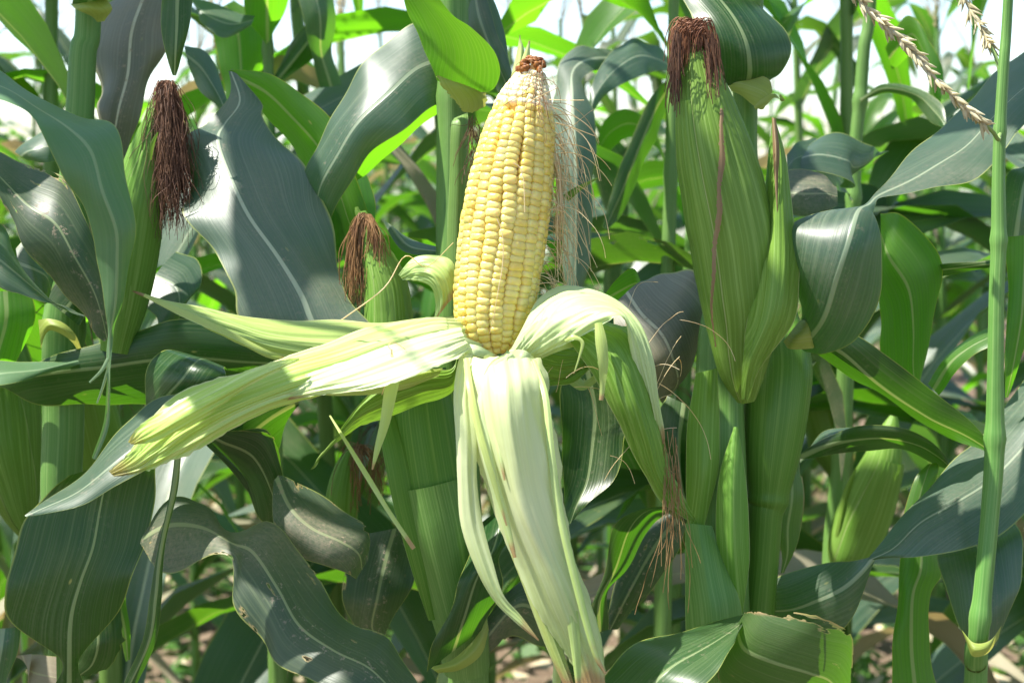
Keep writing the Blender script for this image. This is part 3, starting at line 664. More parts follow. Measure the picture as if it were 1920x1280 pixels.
KERNEL_BULK = KERNEL.copy(); KERNEL_BULK.name = 'kernel_far_side'
for nd in KERNEL_BULK.node_tree.nodes:
    if nd.type == 'MAP_RANGE' and abs(nd.inputs[1].default_value + .15) < 1e-3: nd.inputs[1].default_value = -10; nd.inputs[2].default_value = -9
kernels()

# husk leaves of the peeled ear (sub-parts of the ear)
def husk(mat, st, label=None, **kw):
    kw.setdefault('ridge', (.0004, 9)); kw.setdefault('nu', 41); kw.setdefault('wave', .0015); kw.setdefault('rough', .0010); kw.setdefault('crease', .0011); kw.setdefault('keel', .15)
    return leaf(EAR, mat, st, 'husk_leaf', label, **kw)
# left, upper pointed one (outer face to the camera)
husk(HUSK_MID, [(850, 592, 850, 640, .865, -1, .6), (800, 595, 790, 650, .86, -1, .8), (700, 606, 690, 680, .855, -1.5, 1), (600, 600, 600, 690, .85, -1.5, 1.2), (500, 597, 510, 668, .84, -1.5, 1.2), (420, 584, 430, 632, .83, -1.2, .9), (350, 572, 355, 597, .82, -.8, .5), (300, 561, 303, 574, .815, -.3, .2), (248, 545, 249, 547, .81)],
     label='pointed husk leaf reaching left above the rolled one', ridge=(.0003, 12))
strip(EAR, HUSK_MID, [(270, 553, 6, .806, 0), (350, 590, 15, .808, 20), (430, 626, 13, .815, 30), (500, 660, 9, .82, 20), (540, 672, 3, .83, 0)])
# rolled ridged husk
husk(HUSK_ROLL, [(866, 596, 880, 648, .835, -1.5, .3), (800, 594, 836, 652, .822, -2, .8), (700, 614, 745, 690, .808, -2.5, 1.4), (600, 648, 650, 722, .798, -2.5, 1.6), (500, 682, 552, 752, .79, -2.4, 1.6), (400, 716, 450, 795, .785, -2.2, 1.5), (325, 750, 375, 840, .782, -1.8, 1.1), (268, 822, 303, 868, .78, -1.0, .7), (238, 856, 262, 885, .779, -.6, .3), (205, 884, 213, 893, .778, -.2, .1)],
     label='long ridged husk leaf rolled up, torn at its end', ridge=(.0006, 13), nu=65, ragged=.0012)
husk(HUSK_ROLL, [(560, 672, 562, 674, .772, 0, 0), (500, 684, 508, 702, .768, -.3, .2), (430, 708, 446, 742, .765, -.6, .4), (350, 742, 380, 786, .762, -.8, .5), (300, 772, 332, 810, .76, -.6, .4), (262, 800, 285, 828, .76, -.4, .2), (241, 829, 250, 834, .76)], ridge=(.0006, 4), ragged=.001)
# white inside of the left husk
husk(HUSK_IN, [(862, 612, 880, 655, .812, -1, .3), (800, 624, 855, 674, .796, -1.5, .3), (740, 642, 812, 694, .784, -2, .3), (680, 664, 750, 716, .776, -2, .3), (610, 692, 690, 730, .772, -1.6, .3), (550, 716, 615, 738, .772, -1, .1), (500, 740, 540, 750, .774)],
     label='white inner face of the left husk', ragged=.0012)
husk(HUSK_MID, [(830, 690, 822, 704, .835, 0, .2), (760, 700, 757, 728, .83, 0, .5), (680, 712, 675, 741, .825, 0, .5), (600, 726, 600, 738, .82, 0, .2), (560, 731, 560, 733, .82)])
# darker husk slanting down left over the sheath
husk(HUSK_OUT, [(858, 655, 866, 700, .85, .5, .3), (846, 690, 846, 742, .845, .8, .6), (790, 692, 780, 765, .84, .8, .8), (725, 712, 715, 790, .835, .8, .8), (680, 750, 672, 800, .83, .5, .5), (640, 800, 636, 824, .825, .2, .2), (606, 850, 600, 860, .82), (583, 878, 582, 880, .82)], label='green outer husk leaf tapering to a dry point')
# small folds round the base
for (x, y, w, d, x2, y2) in ((800, 640, 22, .82, 905, 652), (790, 668, 20, .822, 915, 664), (985, 662, 26, .82, 1060, 622), (1000, 672, 24, .825, 1090, 640), (845, 655, 22, .815, 930, 672), (955, 660, 22, .815, 1010, 690)):
    strip(EAR, HUSK_IN, [(x, y, w * .5, d + .01, 0), ((x + x2) / 2, (y + y2) / 2 - 8, w, d, 25), (x2, y2, w * .6, d + .01, 0)], wave=.001)
# right husk: rises, arches over and hangs
husk(HUSK_IN, [(950, 668, 985, 676, .83, .4, .2), (985, 600, 1030, 660, .822, -1, .6), (1010, 558, 1075, 638, .82, -3, .8), (1050, 537, 1120, 612, .82, -4, .8), (1100, 545, 1150, 596, .818, -4, .6), (1160, 571, 1170, 600, .815, -3, .5), (1205, 612, 1180, 640, .812, -1, .6), (1228, 680, 1190, 690, .81, 0, .3), (1240, 760, 1212, 765, .812, 0, .3), (1246, 830, 1232, 835, .815, 0, 0)],
     label='pale right husk leaf arching over and hanging down')
husk(HUSK_OUT, [(1060, 628, 1110, 600, .828, 1, 1), (1085, 668, 1185, 612, .822, 1, 1.6), (1120, 716, 1212, 652, .818, 1, 1.8), (1152, 775, 1230, 730, .816, 1, 1.8), (1178, 830, 1243, 800, .816, .6, 1.4), (1204, 888, 1252, 868, .818, .4, .9), (1236, 938, 1275, 925, .822, 0, .4), (1290, 975, 1300, 972, .826)], label='green outer face of the hanging right husk')
husk(HUSK_OUT, [(1172, 820, 1215, 815, .83, 0, .6), (1195, 870, 1240, 865, .83, 0, .6), (1225, 915, 1266, 905, .83, 0, .5), (1262, 955, 1288, 948, .832, 0, .2), (1300, 978, 1306, 975, .834)])
strip(EAR, HUSK_MID, [(1122, 605, 14, .80, 0), (1127, 640, 22, .797, 10), (1131, 680, 20, .796, 20), (1130, 720, 11, .797, 10), (1127, 750, 8, .797, 0)])
strip(EAR, HUSK_MID, [(1060, 640, 8, .80, 0), (1075, 632, 10, .798, 20), (1092, 642, 7, .797, 0), (1086, 670, 4, .797, 0), (1076, 700, 2, .797, 0)])
husk(HUSK_OUT, [(1010, 650, 1010, 690, .85, 0, .5), (1050, 650, 1045, 712, .848, 0, .8), (1090, 655, 1085, 700, .846, 0, .6), (1105, 668, 1100, 690, .845)])
husk(HUSK_OUT, [(1018, 712, 1030, 725, .852, 0, .2), (1060, 690, 1075, 716, .85, 0, .5), (1098, 668, 1108, 690, .848, 0, .2)])
strip(EAR, HUSK_MID, [(1062, 660, 20, .86, 0), (1070, 700, 32, .862, 30), (1092, 722, 26, .862, 40), (1118, 706, 14, .86, 30), (1120, 680, 5, .858, 0)])
# big hanging husk in front
husk(HUSK_IN, [(868, 668, 1012, 672, .818, .3, 2.2), (868, 700, 1030, 712, .80, .3, 3.6), (874, 760, 1036, 770, .79, .2, 3.8), (890, 850, 1046, 850, .782, .1, 3.2), (915, 940, 1058, 940, .777, 0, 2.6), (955, 1030, 1082, 1030, .773, 0, 2.0), (1000, 1120, 1108, 1115, .77, 0, 1.5), (1035, 1190, 1126, 1185, .768, 0, 1.0), (1068, 1240, 1132, 1238, .767, 0, .6), (1095, 1300, 1136, 1300, .766, 0, .3)],
     label='broad pale husk leaf hanging down in front', ridge=(.0005, 6), nu=49, ragged=.0012)
strip(EAR, HUSK_MID, [(1000, 676, 10, .80, 0), (1022, 740, 12, .778, 10), (1034, 850, 14, .764, 10), (1050, 960, 16, .758, 10), (1080, 1090, 16, .755, 0), (1115, 1220, 12, .754, 0), (1135, 1262, 5, .754, 0)], ridge=(.0003, 2))
strip(EAR, HUSK_IN, [(960, 664, 14, .803, 0), (925, 690, 22, .782, 20), (908, 740, 24, .77, 15), (908, 800, 24, .765, 10), (920, 880, 22, .76, 5), (945, 970, 18, .757, 0), (965, 1045, 6, .756, 0)], ridge=(.0004, 2))
strip(EAR, HUSK_IN, [(950, 664, 8, .80, 0), (936, 700, 14, .778, 0), (926, 760, 14, .764, 10), (936, 840, 12, .757, 0), (946, 900, 4, .755, 0)], ridge=(.0003, 2))
husk(HUSK_MID, [(872, 720, 900, 720, .805, 0, .5), (885, 800, 915, 800, .79, 0, .5), (908, 900, 940, 900, .782, 0, .5), (945, 1010, 975, 1010, .778, 0, .5), (985, 1110, 1020, 1110, .774, 0, .5), (1020, 1200, 1050, 1200, .772, 0, .3), (1060, 1290, 1080, 1290, .77, 0, .2)], ridge=(.0004, 4))
strip(EAR, HUSK_IN, [(884, 664, 24, .822, 0), (876, 680, 34, .80, 10), (868, 740, 36, .784, 10), (874, 820, 40, .776, 5), (876, 900, 38, .772, 5), (884, 980, 42, .77, 0), (908, 1060, 36, .768, -10), (934, 1120, 26, .768, -30), (972, 1160, 18, .768, 20), (1010, 1200, 3, .768, 0)], ridge=(.0004, 3), nu=15, label='narrow husk leaf hanging left of the broad one')
strip(EAR, HUSK_MID, [(874, 672, 10, .795, 0), (880, 720, 12, .772, 0), (896, 800, 12, .762, 0), (925, 900, 10, .756, 0), (950, 985, 3, .755, 0)])
for pts in ([(1035, 1000, 18, .765, 0), (1065, 1110, 26, .76, 10), (1078, 1200, 20, .758, 5), (1085, 1290, 10, .757, 0)], [(1046, 1080, 10, .785, 0), (1050, 1180, 18, .783, 0), (1042, 1300, 16, .782, 0)], [(1090, 1120, 12, .78, 0), (1122, 1210, 16, .778, 10), (1128, 1270, 8, .778, 0)]):
    strip(EAR, HUSK_MID, pts, ridge=(.0003, 3))
strip(EAR, HUSK_MID, [(740, 700, 26, .80, 0), (733, 730, 26, .797, 15), (722, 790, 20, .795, 20), (708, 840, 12, .794, 10), (698, 880, 3, .794, 0)])
strip(EAR, HUSK_MID, [(618, 778, 3, .82, 0), (650, 830, 7, .81, 10), (690, 895, 10, .805, 10), (730, 960, 9, .80, 20), (776, 1028, 8, .80, 0)])
# curled husk arching behind the cob, left
husk(HUSK_MID, [(748, 516, 756, 524, .875, 0, .1), (775, 482, 790, 528, .872, -1, .5), (812, 476, 812, 545, .87, -1, .8), (848, 490, 815, 585, .87, 0, .8), (862, 540, 808, 610, .87, 0, .5)], label='small curled husk leaf arching behind the cob')
husk(HUSK_OUT, [(1056, 366, 1066, 378, .86, 0, .1), (1080, 350, 1086, 360, .858, 0, .1), (1120, 333, 1121, 335, .855)], ridge=None)
# tip scraps
husk(HUSK_MID, [(948, 190, 975, 190, .875, 0, .2), (958, 140, 985, 150, .875, 0, .3), (968, 95, 985, 105, .875, 0, .2), (974, 62, 976, 66, .875)], ridge=None)
husk(HUSK_MID, [(960, 170, 985, 165, .873, 0, .2), (975, 120, 992, 118, .872, 0, .2), (992, 75, 994, 78, .87)], ridge=None)
husk(HUSK_MID, [(930, 250, 945, 250, .89, 0, .2), (945, 195, 965, 195, .888, 0, .3), (972, 130, 978, 130, .885)], ridge=None)

def silk(parent, mat, fn, n, r=.00022, label=None, nseg=14):
    mb = MB()
    for k in range(n):
        s, d, L, g, c = fn(k); tube(mb, strand(s, d, L, nseg, g, c, seed=k * 3.7), r, r * .7, 4)
    o = mb.build('silk', mat, parent); o['kind'] = 'stuff'
    if label: o['label'] = label
    return o
rk = random.Random(21)
def right_silk(k):
    y = rk.uniform(190, 560); x = np.interp(y, [190, 300, 400, 560], [1030, 1038, 1030, 1000]) ; p = P(x, y, .85 + rk.uniform(-.012, .02))
    return p, [rk.uniform(.5, 1.2), rk.uniform(-.5, .4), rk.uniform(-.6, .6)], rk.uniform(.02, .055), rk.uniform(.5, 1.6), rk.uniform(.1, .4)
silk(EAR, SILK_TAN, right_silk, 90, .00026, 'straw coloured silk hanging off the right side')
def down_silk(k):
    y = rk.uniform(240, 420); p = P(1036 + rk.uniform(-4, 14), y, .848 + rk.uniform(-.01, .02))
    return p, [rk.uniform(.1, .45), rk.uniform(-.4, .2), -1], rk.uniform(.02, .06), 1.0, rk.uniform(.08, .2)
silk(EAR, SILK_TAN, down_silk, 42, .00024)
def face_silk(pts, r=.0004):
    mb = MB(); tube(mb, crom([P(*p) for p in pts], 6), r, r * .6, 5); o = mb.build('silk', SILK_TAN, EAR); return o
face_silk([(962, 305, .818), (975, 315, .818), (982, 340, .818), (984, 398, .818)])
face_silk([(932, 410, .817), (942, 440, .817), (943, 490, .817), (935, 540, .818), (926, 590, .818), (918, 625, .82)], .0003)
face_silk([(985, 196, .83), (1010, 182, .825), (1045, 165, .82)], .0004); face_silk([(1030, 187, .83), (1060, 188, .82), (1095, 188, .81)], .0003)
face_silk([(1042, 230, .83), (1075, 240, .83), (1115, 255, .83)], .00035); face_silk([(640, 600, .80), (720, 540, .80), (760, 480, .81), (800, 500, .85), (850, 455, .86)], .00035)
face_silk([(740, 690, .785), (735, 660, .78), (728, 648, .78), (740, 642, .78), (760, 655, .785)], .0003); face_silk([(735, 655, .78), (728, 700, .785), (716, 740, .79)], .00035)
def husk_silk(k):
    return P(rk.uniform(1242, 1272), rk.uniform(790, 950), .815), [rk.uniform(-.25, .25), rk.uniform(-.3, .1), -1], rk.uniform(.02, .075), .6, .22
silk(EAR, SILK_STRAWBROWN, husk_silk, 30, .00022, 'brown silk trailing from the hanging husk tip')
def stray(k):
    return P(rk.uniform(1040, 1280), rk.uniform(560, 860), rk.uniform(.80, .87)), [rk.uniform(-1, 1), rk.uniform(-.3, .3), rk.uniform(-.6, .5)], rk.uniform(.02, .07), .5, .2
silk(EAR, SILK_TAN, stray, 20, .0002)
silk(EAR, SILK_MIX, lambda k: (P(1003 + rk.uniform(-14, 14), rk.uniform(110, 200), .84 + rk.uniform(-.01, .015)), [rk.uniform(-.6, .8), -.5, rk.uniform(-.9, .6)], rk.uniform(.012, .035), .9, .3), 40, .0002)

# small unpeeled ear behind, left of the cob
e2, C2, r2 = ear(B, [(735, 700, 90, .90), (728, 620, 88, .90), (722, 540, 78, .90), (704, 480, 56, .90), (690, 430, 34, .90), (680, 396, 12, .90)], label='small unpeeled ear with brown silk left of the peeled one',
    wraps=[(0, .8, -120, 40, -60, 10, .0012, HUSK_OUT, None)])
silk(e2, SILK_MIX, lambda k: (P(682 + rk.uniform(-10, 6), 398 + rk.uniform(0, 14), .895), [rk.uniform(-.75, -.1), rk.uniform(-.4, .3), rk.uniform(-1.1, -.1)], rk.uniform(.025, .066), 2.6, rk.uniform(.15, .5)), 170, .00028, nseg=18)
silk(e2, SILK_MIX, lambda k: (P(684 + rk.uniform(0, 12), 400 + rk.uniform(0, 14), .89), [rk.uniform(.45, .8), rk.uniform(-.4, .2), rk.uniform(-1.1, -.3)], rk.uniform(.015, .036), 1.4, rk.uniform(.15, .45)), 110, .00028)
strip(e2, HUSK_OUT, [(668, 388, 6, .9, 0), (672, 400, 12, .9, 0), (685, 420, 20, .9, 0)])
e3, _, _ = ear(B, [(640, 990, 56, 1.05), (642, 930, 60, 1.05), (650, 880, 46, 1.05), (660, 840, 18, 1.05)], label='half hidden small ear low behind the hanging husks')
silk(e3, SILK_MIX, lambda k: (P(668 + rk.uniform(-6, 14), 832 + rk.uniform(0, 14), 1.05), [rk.uniform(-.3, .6), rk.uniform(-.6, .3), .1], rk.uniform(.03, .055), 1.8, .35), 60, .0003)
silk(B, SILK_BROWN, lambda k: (P(884 + rk.uniform(-4, 14), rk.uniform(215, 300), .90), [rk.uniform(-.3, .4), rk.uniform(-.6, .3), -.4], rk.uniform(.01, .03), 1.2, .5), 50, .00022)

# broad waxy leaf, left of the cob
leaf(B, LEAF_GLARE, [(470, 640, 720, 640, .885, -.5, .8, .53), (446, 590, 690, 602, .888, -.5, 1.0, .56), (444, 540, 655, 560, .895, -.5, 1.2, .57), (405, 470, 642, 500, .908, -.2, 1.4, .50), (338, 395, 618, 415, .925, .5, 1.5, .46), (350, 330, 580, 340, .943, .5, 1.5, .36), (345, 262, 532, 265, .96, .5, 1.2, .34), (398, 238, 492, 212, .975, 0, .7, .25), (432, 190, 490, 188, .985, 0, .4, .3), (428, 132, 436, 130, .992)],
     label='broad waxy blue-green leaf with pale midrib, dusty in its middle', nu=25, wave=.005, wfreq=2.2)
leaf(B, LEAF_BRIGHT, [(428, 131, 440, 150, .992, 0, 0), (500, 138, 488, 205, .998, 2, .8), (560, 172, 530, 262, 1.0, 3, 1), (620, 222, 582, 345, 1.0, 3, 1), (655, 300, 610, 410, .995, 2.5, 1), (680, 370, 630, 470, .99, 2, .8), (700, 430, 660, 520, .985)],
     label='bright leaf half lit through from behind, folded over the waxy one', wave=.003)
leaf(B, LEAF_BLUE, [(815, 30, 832, 190, .96, -2, 1), (760, 52, 800, 205, .95, -3, 1.2), (700, 108, 760, 240, .94, -3, 1.4), (648, 168, 700, 285, .935, -2.5, 1.4), (605, 240, 660, 340, .935, -1.5, 1.2), (575, 305, 625, 395, .94, -.5, 1), (572, 360, 612, 440, .95, 0, .6), (585, 430, 600, 480, .96)],
     label='glossy dark blue-green leaf slanting down left from the stalk top', nu=21)
leaf(B, LEAF_BRIGHT, [(832, 150, 830, 210, .985, 2, .5), (790, 170, 790, 240, .985, 2, .8), (730, 215, 735, 280, .985, 2, .8), (670, 270, 690, 320, .985, 2, .6), (640, 330, 650, 350, .985)])
leaf(B, LEAF_BRIGHT, [(612, 300, 660, 280, 1.02, 1, .5), (608, 350, 690, 330, 1.01, 1, 1), (615, 420, 700, 390, 1.0, 1, 1), (635, 480, 690, 470, 1.0, 0, .5)])
leaf(B, LEAF_BLUE, [(745, 430, 716, 410, .96, 0, .4), (775, 450, 755, 470, .955, -1.5, .5), (815, 462, 808, 478, .95, -1, .3), (850, 465, 850, 476, .95)])

# leaves of the lower middle
leaf(B, LEAF_DUSTY, [(268, 1002, 262, 1018, .87, 0, 0), (330, 938, 300, 1072, .86, -3, .8, .35), (385, 950, 375, 1050, .85, -4, 1, .4), (432, 982, 440, 1045, .84, -4, .8, .6), (500, 968, 440, 1130, .83, -4, 1, .42), (555, 1030, 478, 1190, .82, -4, 1.3, .45), (598, 1110, 520, 1245, .81, -4, 1.3, .47), (660, 1162, 590, 1275, .80, -4, 1.3, .5), (735, 1190, 650, 1310, .79, -4, 1.2, .5), (775, 1260, 720, 1350, .785, -3, 1), (800, 1330, 780, 1370, .78)],
     label='large dusty grey-green leaf sweeping to the bottom edge', nu=25, wave=.004)
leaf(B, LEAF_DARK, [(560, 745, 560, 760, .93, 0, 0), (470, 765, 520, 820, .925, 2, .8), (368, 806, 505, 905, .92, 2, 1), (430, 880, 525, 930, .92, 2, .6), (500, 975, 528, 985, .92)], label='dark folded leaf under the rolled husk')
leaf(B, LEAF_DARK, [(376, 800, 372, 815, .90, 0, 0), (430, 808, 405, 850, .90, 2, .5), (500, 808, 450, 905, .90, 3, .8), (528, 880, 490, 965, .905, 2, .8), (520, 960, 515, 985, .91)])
leaf(B, LEAF_BURN, [(440, 806, 400, 815, .895, 1, .2), (500, 808, 440, 826, .895, 2, .3), (520, 835, 505, 880, .90, 1, .2), (530, 880, 522, 905, .905)])
leaf(B, LEAF_DUSTY, [(522, 890, 515, 900, .88, 0, 0), (572, 915, 515, 985, .875, -2, 1), (630, 945, 540, 1035, .87, -3, 1.2), (680, 970, 600, 1060, .865, -3, 1), (694, 1000, 650, 1075, .865, -1.5, .6), (690, 1050, 668, 1085, .87)], label='short dark leaf tip curled over beside the husk strip')
leaf(B, LEAF_DUSTY, [(690, 1000, 790, 980, 1.02, 0, 1), (655, 1060, 785, 1060, 1.01, 0, 1), (645, 1130, 770, 1110, 1.0, 0, 1), (665, 1180, 730, 1170, 1.0, 0, .6), (712, 1200, 716, 1200, 1.0)], label='shaded leaf hanging between husk strip and dusty leaf')
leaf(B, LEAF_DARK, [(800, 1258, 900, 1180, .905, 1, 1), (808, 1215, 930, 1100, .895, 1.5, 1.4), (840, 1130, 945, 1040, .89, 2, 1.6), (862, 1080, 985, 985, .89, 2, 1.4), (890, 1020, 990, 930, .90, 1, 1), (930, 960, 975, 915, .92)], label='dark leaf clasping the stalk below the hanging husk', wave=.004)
leaf(B, LEAF_DUSTY, [(905, 1240, 900, 1175, .93, 0, .5), (955, 1190, 985, 1080, .94, 0, 1), (1010, 1205, 1040, 1110, .95, 0, .8), (1060, 1225, 1100, 1180, .97, 0, .5)])
leaf(B, COLLAR, [(806, 1250, 822, 1262, .90, 0, .2), (850, 1235, 862, 1255, .898, 0, .4), (890, 1200, 900, 1225, .905, 0, .4), (912, 1160, 916, 1180, .915)], 'leaf_collar')
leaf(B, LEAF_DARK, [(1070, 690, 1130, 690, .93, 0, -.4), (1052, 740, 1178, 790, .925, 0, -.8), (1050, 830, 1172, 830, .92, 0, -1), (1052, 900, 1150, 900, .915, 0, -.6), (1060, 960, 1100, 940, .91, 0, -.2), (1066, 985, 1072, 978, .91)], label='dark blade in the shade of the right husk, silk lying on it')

# upper leaves above the frame and the tassel
def top_leaves(parent, x, y, d, zs, seed, top=2.02, ref=None):
    rs = random.Random(seed); p = P(x, y, d)
    for k, (z, az, L, phi) in enumerate(zs):
        m = MB(); blade(m, (p[0], p[1], z), R(az), L, .085, R(phi), R(rs.uniform(50, 100)), rs.uniform(-.6, .6), seed * 9 + k, 18, 7); m.build('leaf', LEAF, parent)
    m = MB(); tassel(m, np.array([p[0], p[1], top - .03]), .34, 9, rs); m.build('tassel', TASSEL_FAR, parent)
top_leaves(B, 850, -20, .94, [(1.62, 140, .6, 72), (1.8, -60, .55, 74)], 31)
# ---------------------------------------------------------------- left plant
A = thing('corn_plant', (*P(125, 1280, 1.0)[:2], 0), 'corn plant at the left edge with long dark silk on its ear', 'corn plant')
stalk_px(A, head_pts(168, -20, 44, 1.0) + [(165, 0, 46, 1.0), (155, 100, 50, 1.0), (150, 200, 52, 1.0), (140, 350, 60, 1.0), (126, 500, 68, 1.0), (118, 650, 76, 1.0), (118, 800, 76, 1.0), (114, 920, 74, 1.0), (118, 1100, 66, 1.0), (125, 1300, 62, 1.0)] + root_pts(125, 1310, 64, 1.0), nodes=((640, .1, .008),))
leaf(A, COLLAR, [(132, 8, 192, -12, .98, .2, .5), (145, 20, 200, 5, .975, .3, .8), (168, 32, 208, 18, .975, .3, .5), (182, 42, 196, 40, .98)], 'leaf_collar')
leaf(A, LEAF, [(135, 10, 200, 2, .98, .3, .8), (128, -30, 225, -10, .96, .5, 1.5), (120, -90, 225, -60, .94, 0, 1.5), (130, -160, 200, -140, .93)])
# long pale leaf bending over at the far left
leaf(A, LEAF_PALE, [(-60, 120, -60, 190, .80, -5, .5), (0, 138, 0, 188, .79, -6, .6), (75, 182, 50, 215, .78, -6, 1), (150, 212, 88, 262, .775, -5, 1.2, .45), (212, 238, 118, 335, .77, -3, 1.3, .45), (232, 330, 152, 385, .768, -1, 1.3), (252, 420, 182, 440, .768, 0, 1.0), (251, 480, 188, 500, .77, 0, .8), (236, 555, 197, 580, .772, 0, .4), (212, 630, 200, 642, .775, 0, 0), (208, 740, 200, 740, .777, 0, 0), (204, 800, 194, 796, .779), (180, 862, 172, 858, .78)],
     label='long pale leaf bent over, ending in a thin frayed tail', wave=.002, nu=21)
strip(A, LEAF_PALE, [(203, 672, 7, .775, 0), (190, 695, 6, .772, 0), (168, 717, 4, .77, 0)], 'leaf'); strip(A, LEAF_PALE, [(203, 690, 5, .777, 0), (193, 725, 5, .777, 0), (182, 756, 3, .777, 0)], 'leaf')
leaf(A, LEAF_DUSTY, [(-60, 270, -60, 300, .90, -4, .5), (0, 293, 0, 370, .895, -5, .8), (62, 318, 42, 450, .89, -4, 1.5), (122, 328, 85, 510, .885, -2, 1.8), (158, 400, 120, 560, .88, 0, 1.5), (190, 485, 158, 600, .88, 0, 1), (202, 560, 180, 625, .88, 0, .6), (206, 630, 196, 640, .88)], label='dusty dark leaf behind the long pale one', nu=21)
leaf(A, LEAF_BLUE, [(-50, 390, -50, 500, .86, -3, .5), (0, 432, 0, 540, .86, -3, 1), (22, 472, 40, 552, .86, -2.5, .8), (62, 528, 90, 572, .862, -1.5, .5), (110, 570, 125, 586, .865), (158, 590, 160, 594, .87)], label='grey leaf with a pointed tip at the left edge')
leaf(A, LEAF_BRIGHT, [(-40, 545, 60, 545, .97, 2, 1), (-40, 600, 62, 600, .96, 2, 1), (-40, 660, 30, 670, .96, 1, 1), (-40, 720, 10, 720, .96)])
leaf(A, LEAF_BLUE, [(28, 285, 52, 302, 1.05, -1, .3), (48, 258, 60, 305, 1.04, -2, .8), (85, 242, 92, 305, 1.04, -2, .8), (115, 262, 105, 300, 1.04, 0, .3)])
leaf(A, LEAF_BLUE, [(30, 468, 40, 520, .92, -1, .5), (58, 450, 68, 560, .92, -3, 1), (85, 470, 90, 570, .925, -3, 1), (102, 520, 90, 570, .93, 0, .3)])
leaf(A, LEAF_DARK, [(150, 610, 84, 560, .975, 0, .5), (170, 590, 120, 520, .985, 0, 1), (195, 620, 150, 480, 1.0, 0, 1), (225, 640, 190, 520, 1.02, 0, .6)])
leaf(A, COLLAR, [(72, 600, 76, 655, .962, 0, .2), (92, 598, 90, 622, .958, 0, .4), (118, 606, 114, 626, .957, 0, .4), (142, 628, 136, 642, .96, 0, .2), (156, 662, 150, 666, .965, 0, 0)], 'leaf_collar', wave=.001)
# ear with long dark silk
eA, CA, rA = ear(A, [(215, 660, 50, .95), (232, 560, 82, .95), (246, 460, 96, .948), (258, 380, 92, .945), (276, 300, 70, .943), (290, 230, 42, .94), (300, 172, 16, .94)], label='closed green ear with long dark silk hanging from its tip',
    wraps=[(0, .72, -170, 70, -100, 20, .0015, HUSK_OUT, None), (.1, .9, -30, 150, 10, 60, .0012, HUSK_OUT, None)])
silk(eA, SILK_BROWN, lambda k: (P(312 + rk.uniform(-16, 14), 150 + rk.uniform(0, 30), .935 + rk.uniform(-.008, .008)), [rk.uniform(-.3, .4), rk.uniform(-.4, .4), rk.uniform(-1.4, -.1)], rk.uniform(.03, .095), 2.4, rk.uniform(.3, .6)), 460, .00024, 'long dark brown silk hanging beside the ear', nseg=20)
silk(eA, SILK_BROWN, lambda k: (P(322 + rk.uniform(-22, 22), rk.uniform(190, 300), .932 + rk.uniform(-.008, .008)), [rk.uniform(-.25, .3), rk.uniform(-.3, .3), -1], rk.uniform(.025, .06), 2.2, rk.uniform(.35, .65)), 380, .00024, nseg=14)
silk(eA, SILK_RED, lambda k: (P(312 + rk.uniform(-14, 14), 150 + rk.uniform(0, 18), .930), [rk.uniform(-.7, .7), rk.uniform(-.6, .2), rk.uniform(-.5, .5)], rk.uniform(.012, .024), 3.4, .5), 150, .0003)
strip(eA, HUSK_OUT, [(282, 300, 4, .915, 0), (286, 270, 8, .913, 0), (296, 248, 2, .912, 0)])
# ear cut by the frame, lower left
eA2, _, _ = ear(A, [(52, 1000, 24, 1.06), (42, 965, 56, 1.06), (30, 910, 90, 1.06), (14, 830, 124, 1.06), (5, 740, 130, 1.06), (-5, 660, 110, 1.06), (-8, 600, 60, 1.06), (-8, 560, 20, 1.06)], mat=HUSK_OUT, label='fat green ear cut by the left edge', wraps=[(0, .9, -60, 60, 0, 60, .0015, HUSK_OUT, None), (0, .95, 40, 160, 30, 120, .002, HUSK_OUT, None)])
# horizontal leaf behind the rolled husk
leaf(A, LEAF_DARK, [(-60, 672, -60, 740, 1.0, 0, 0, .6), (0, 700, 0, 726, .985, -1, .3, .5), (90, 674, 60, 752, .975, 1, .8, .35), (200, 636, 180, 760, .965, 2.5, 1.2, .42), (340, 600, 340, 758, .955, 3, 1.4, .45), (470, 622, 470, 748, .955, 3, 1.4, .45), (600, 650, 600, 733, .96, 2.5, 1, .45), (740, 680, 740, 720, .965, 1, .6), (850, 690, 850, 705, .97)], label='long leaf lying level across the left, lit through along its top', nu=21, wave=.002)
leaf(A, LEAF_PALE, [(-60, 672, -60, 735, .93, -3, 0), (0, 676, 0, 722, .93, -3, .3), (90, 676, 60, 708, .94, -2, .3), (150, 668, 130, 688, .955, -1, .1), (205, 652, 200, 664, .965)])
leaf(A, LEAF_DARK, [(275, 790, 300, 790, .90, -1, .3), (272, 745, 345, 752, .885, -2, 1.5), (280, 688, 400, 740, .875, -3.5, 2.2), (308, 658, 425, 705, .875, -4, 1.8), (345, 662, 420, 690, .885, -3, .6), (400, 680, 425, 694, .90)], label='glossy dark leaf hump standing up behind the rolled husk', wave=.001)
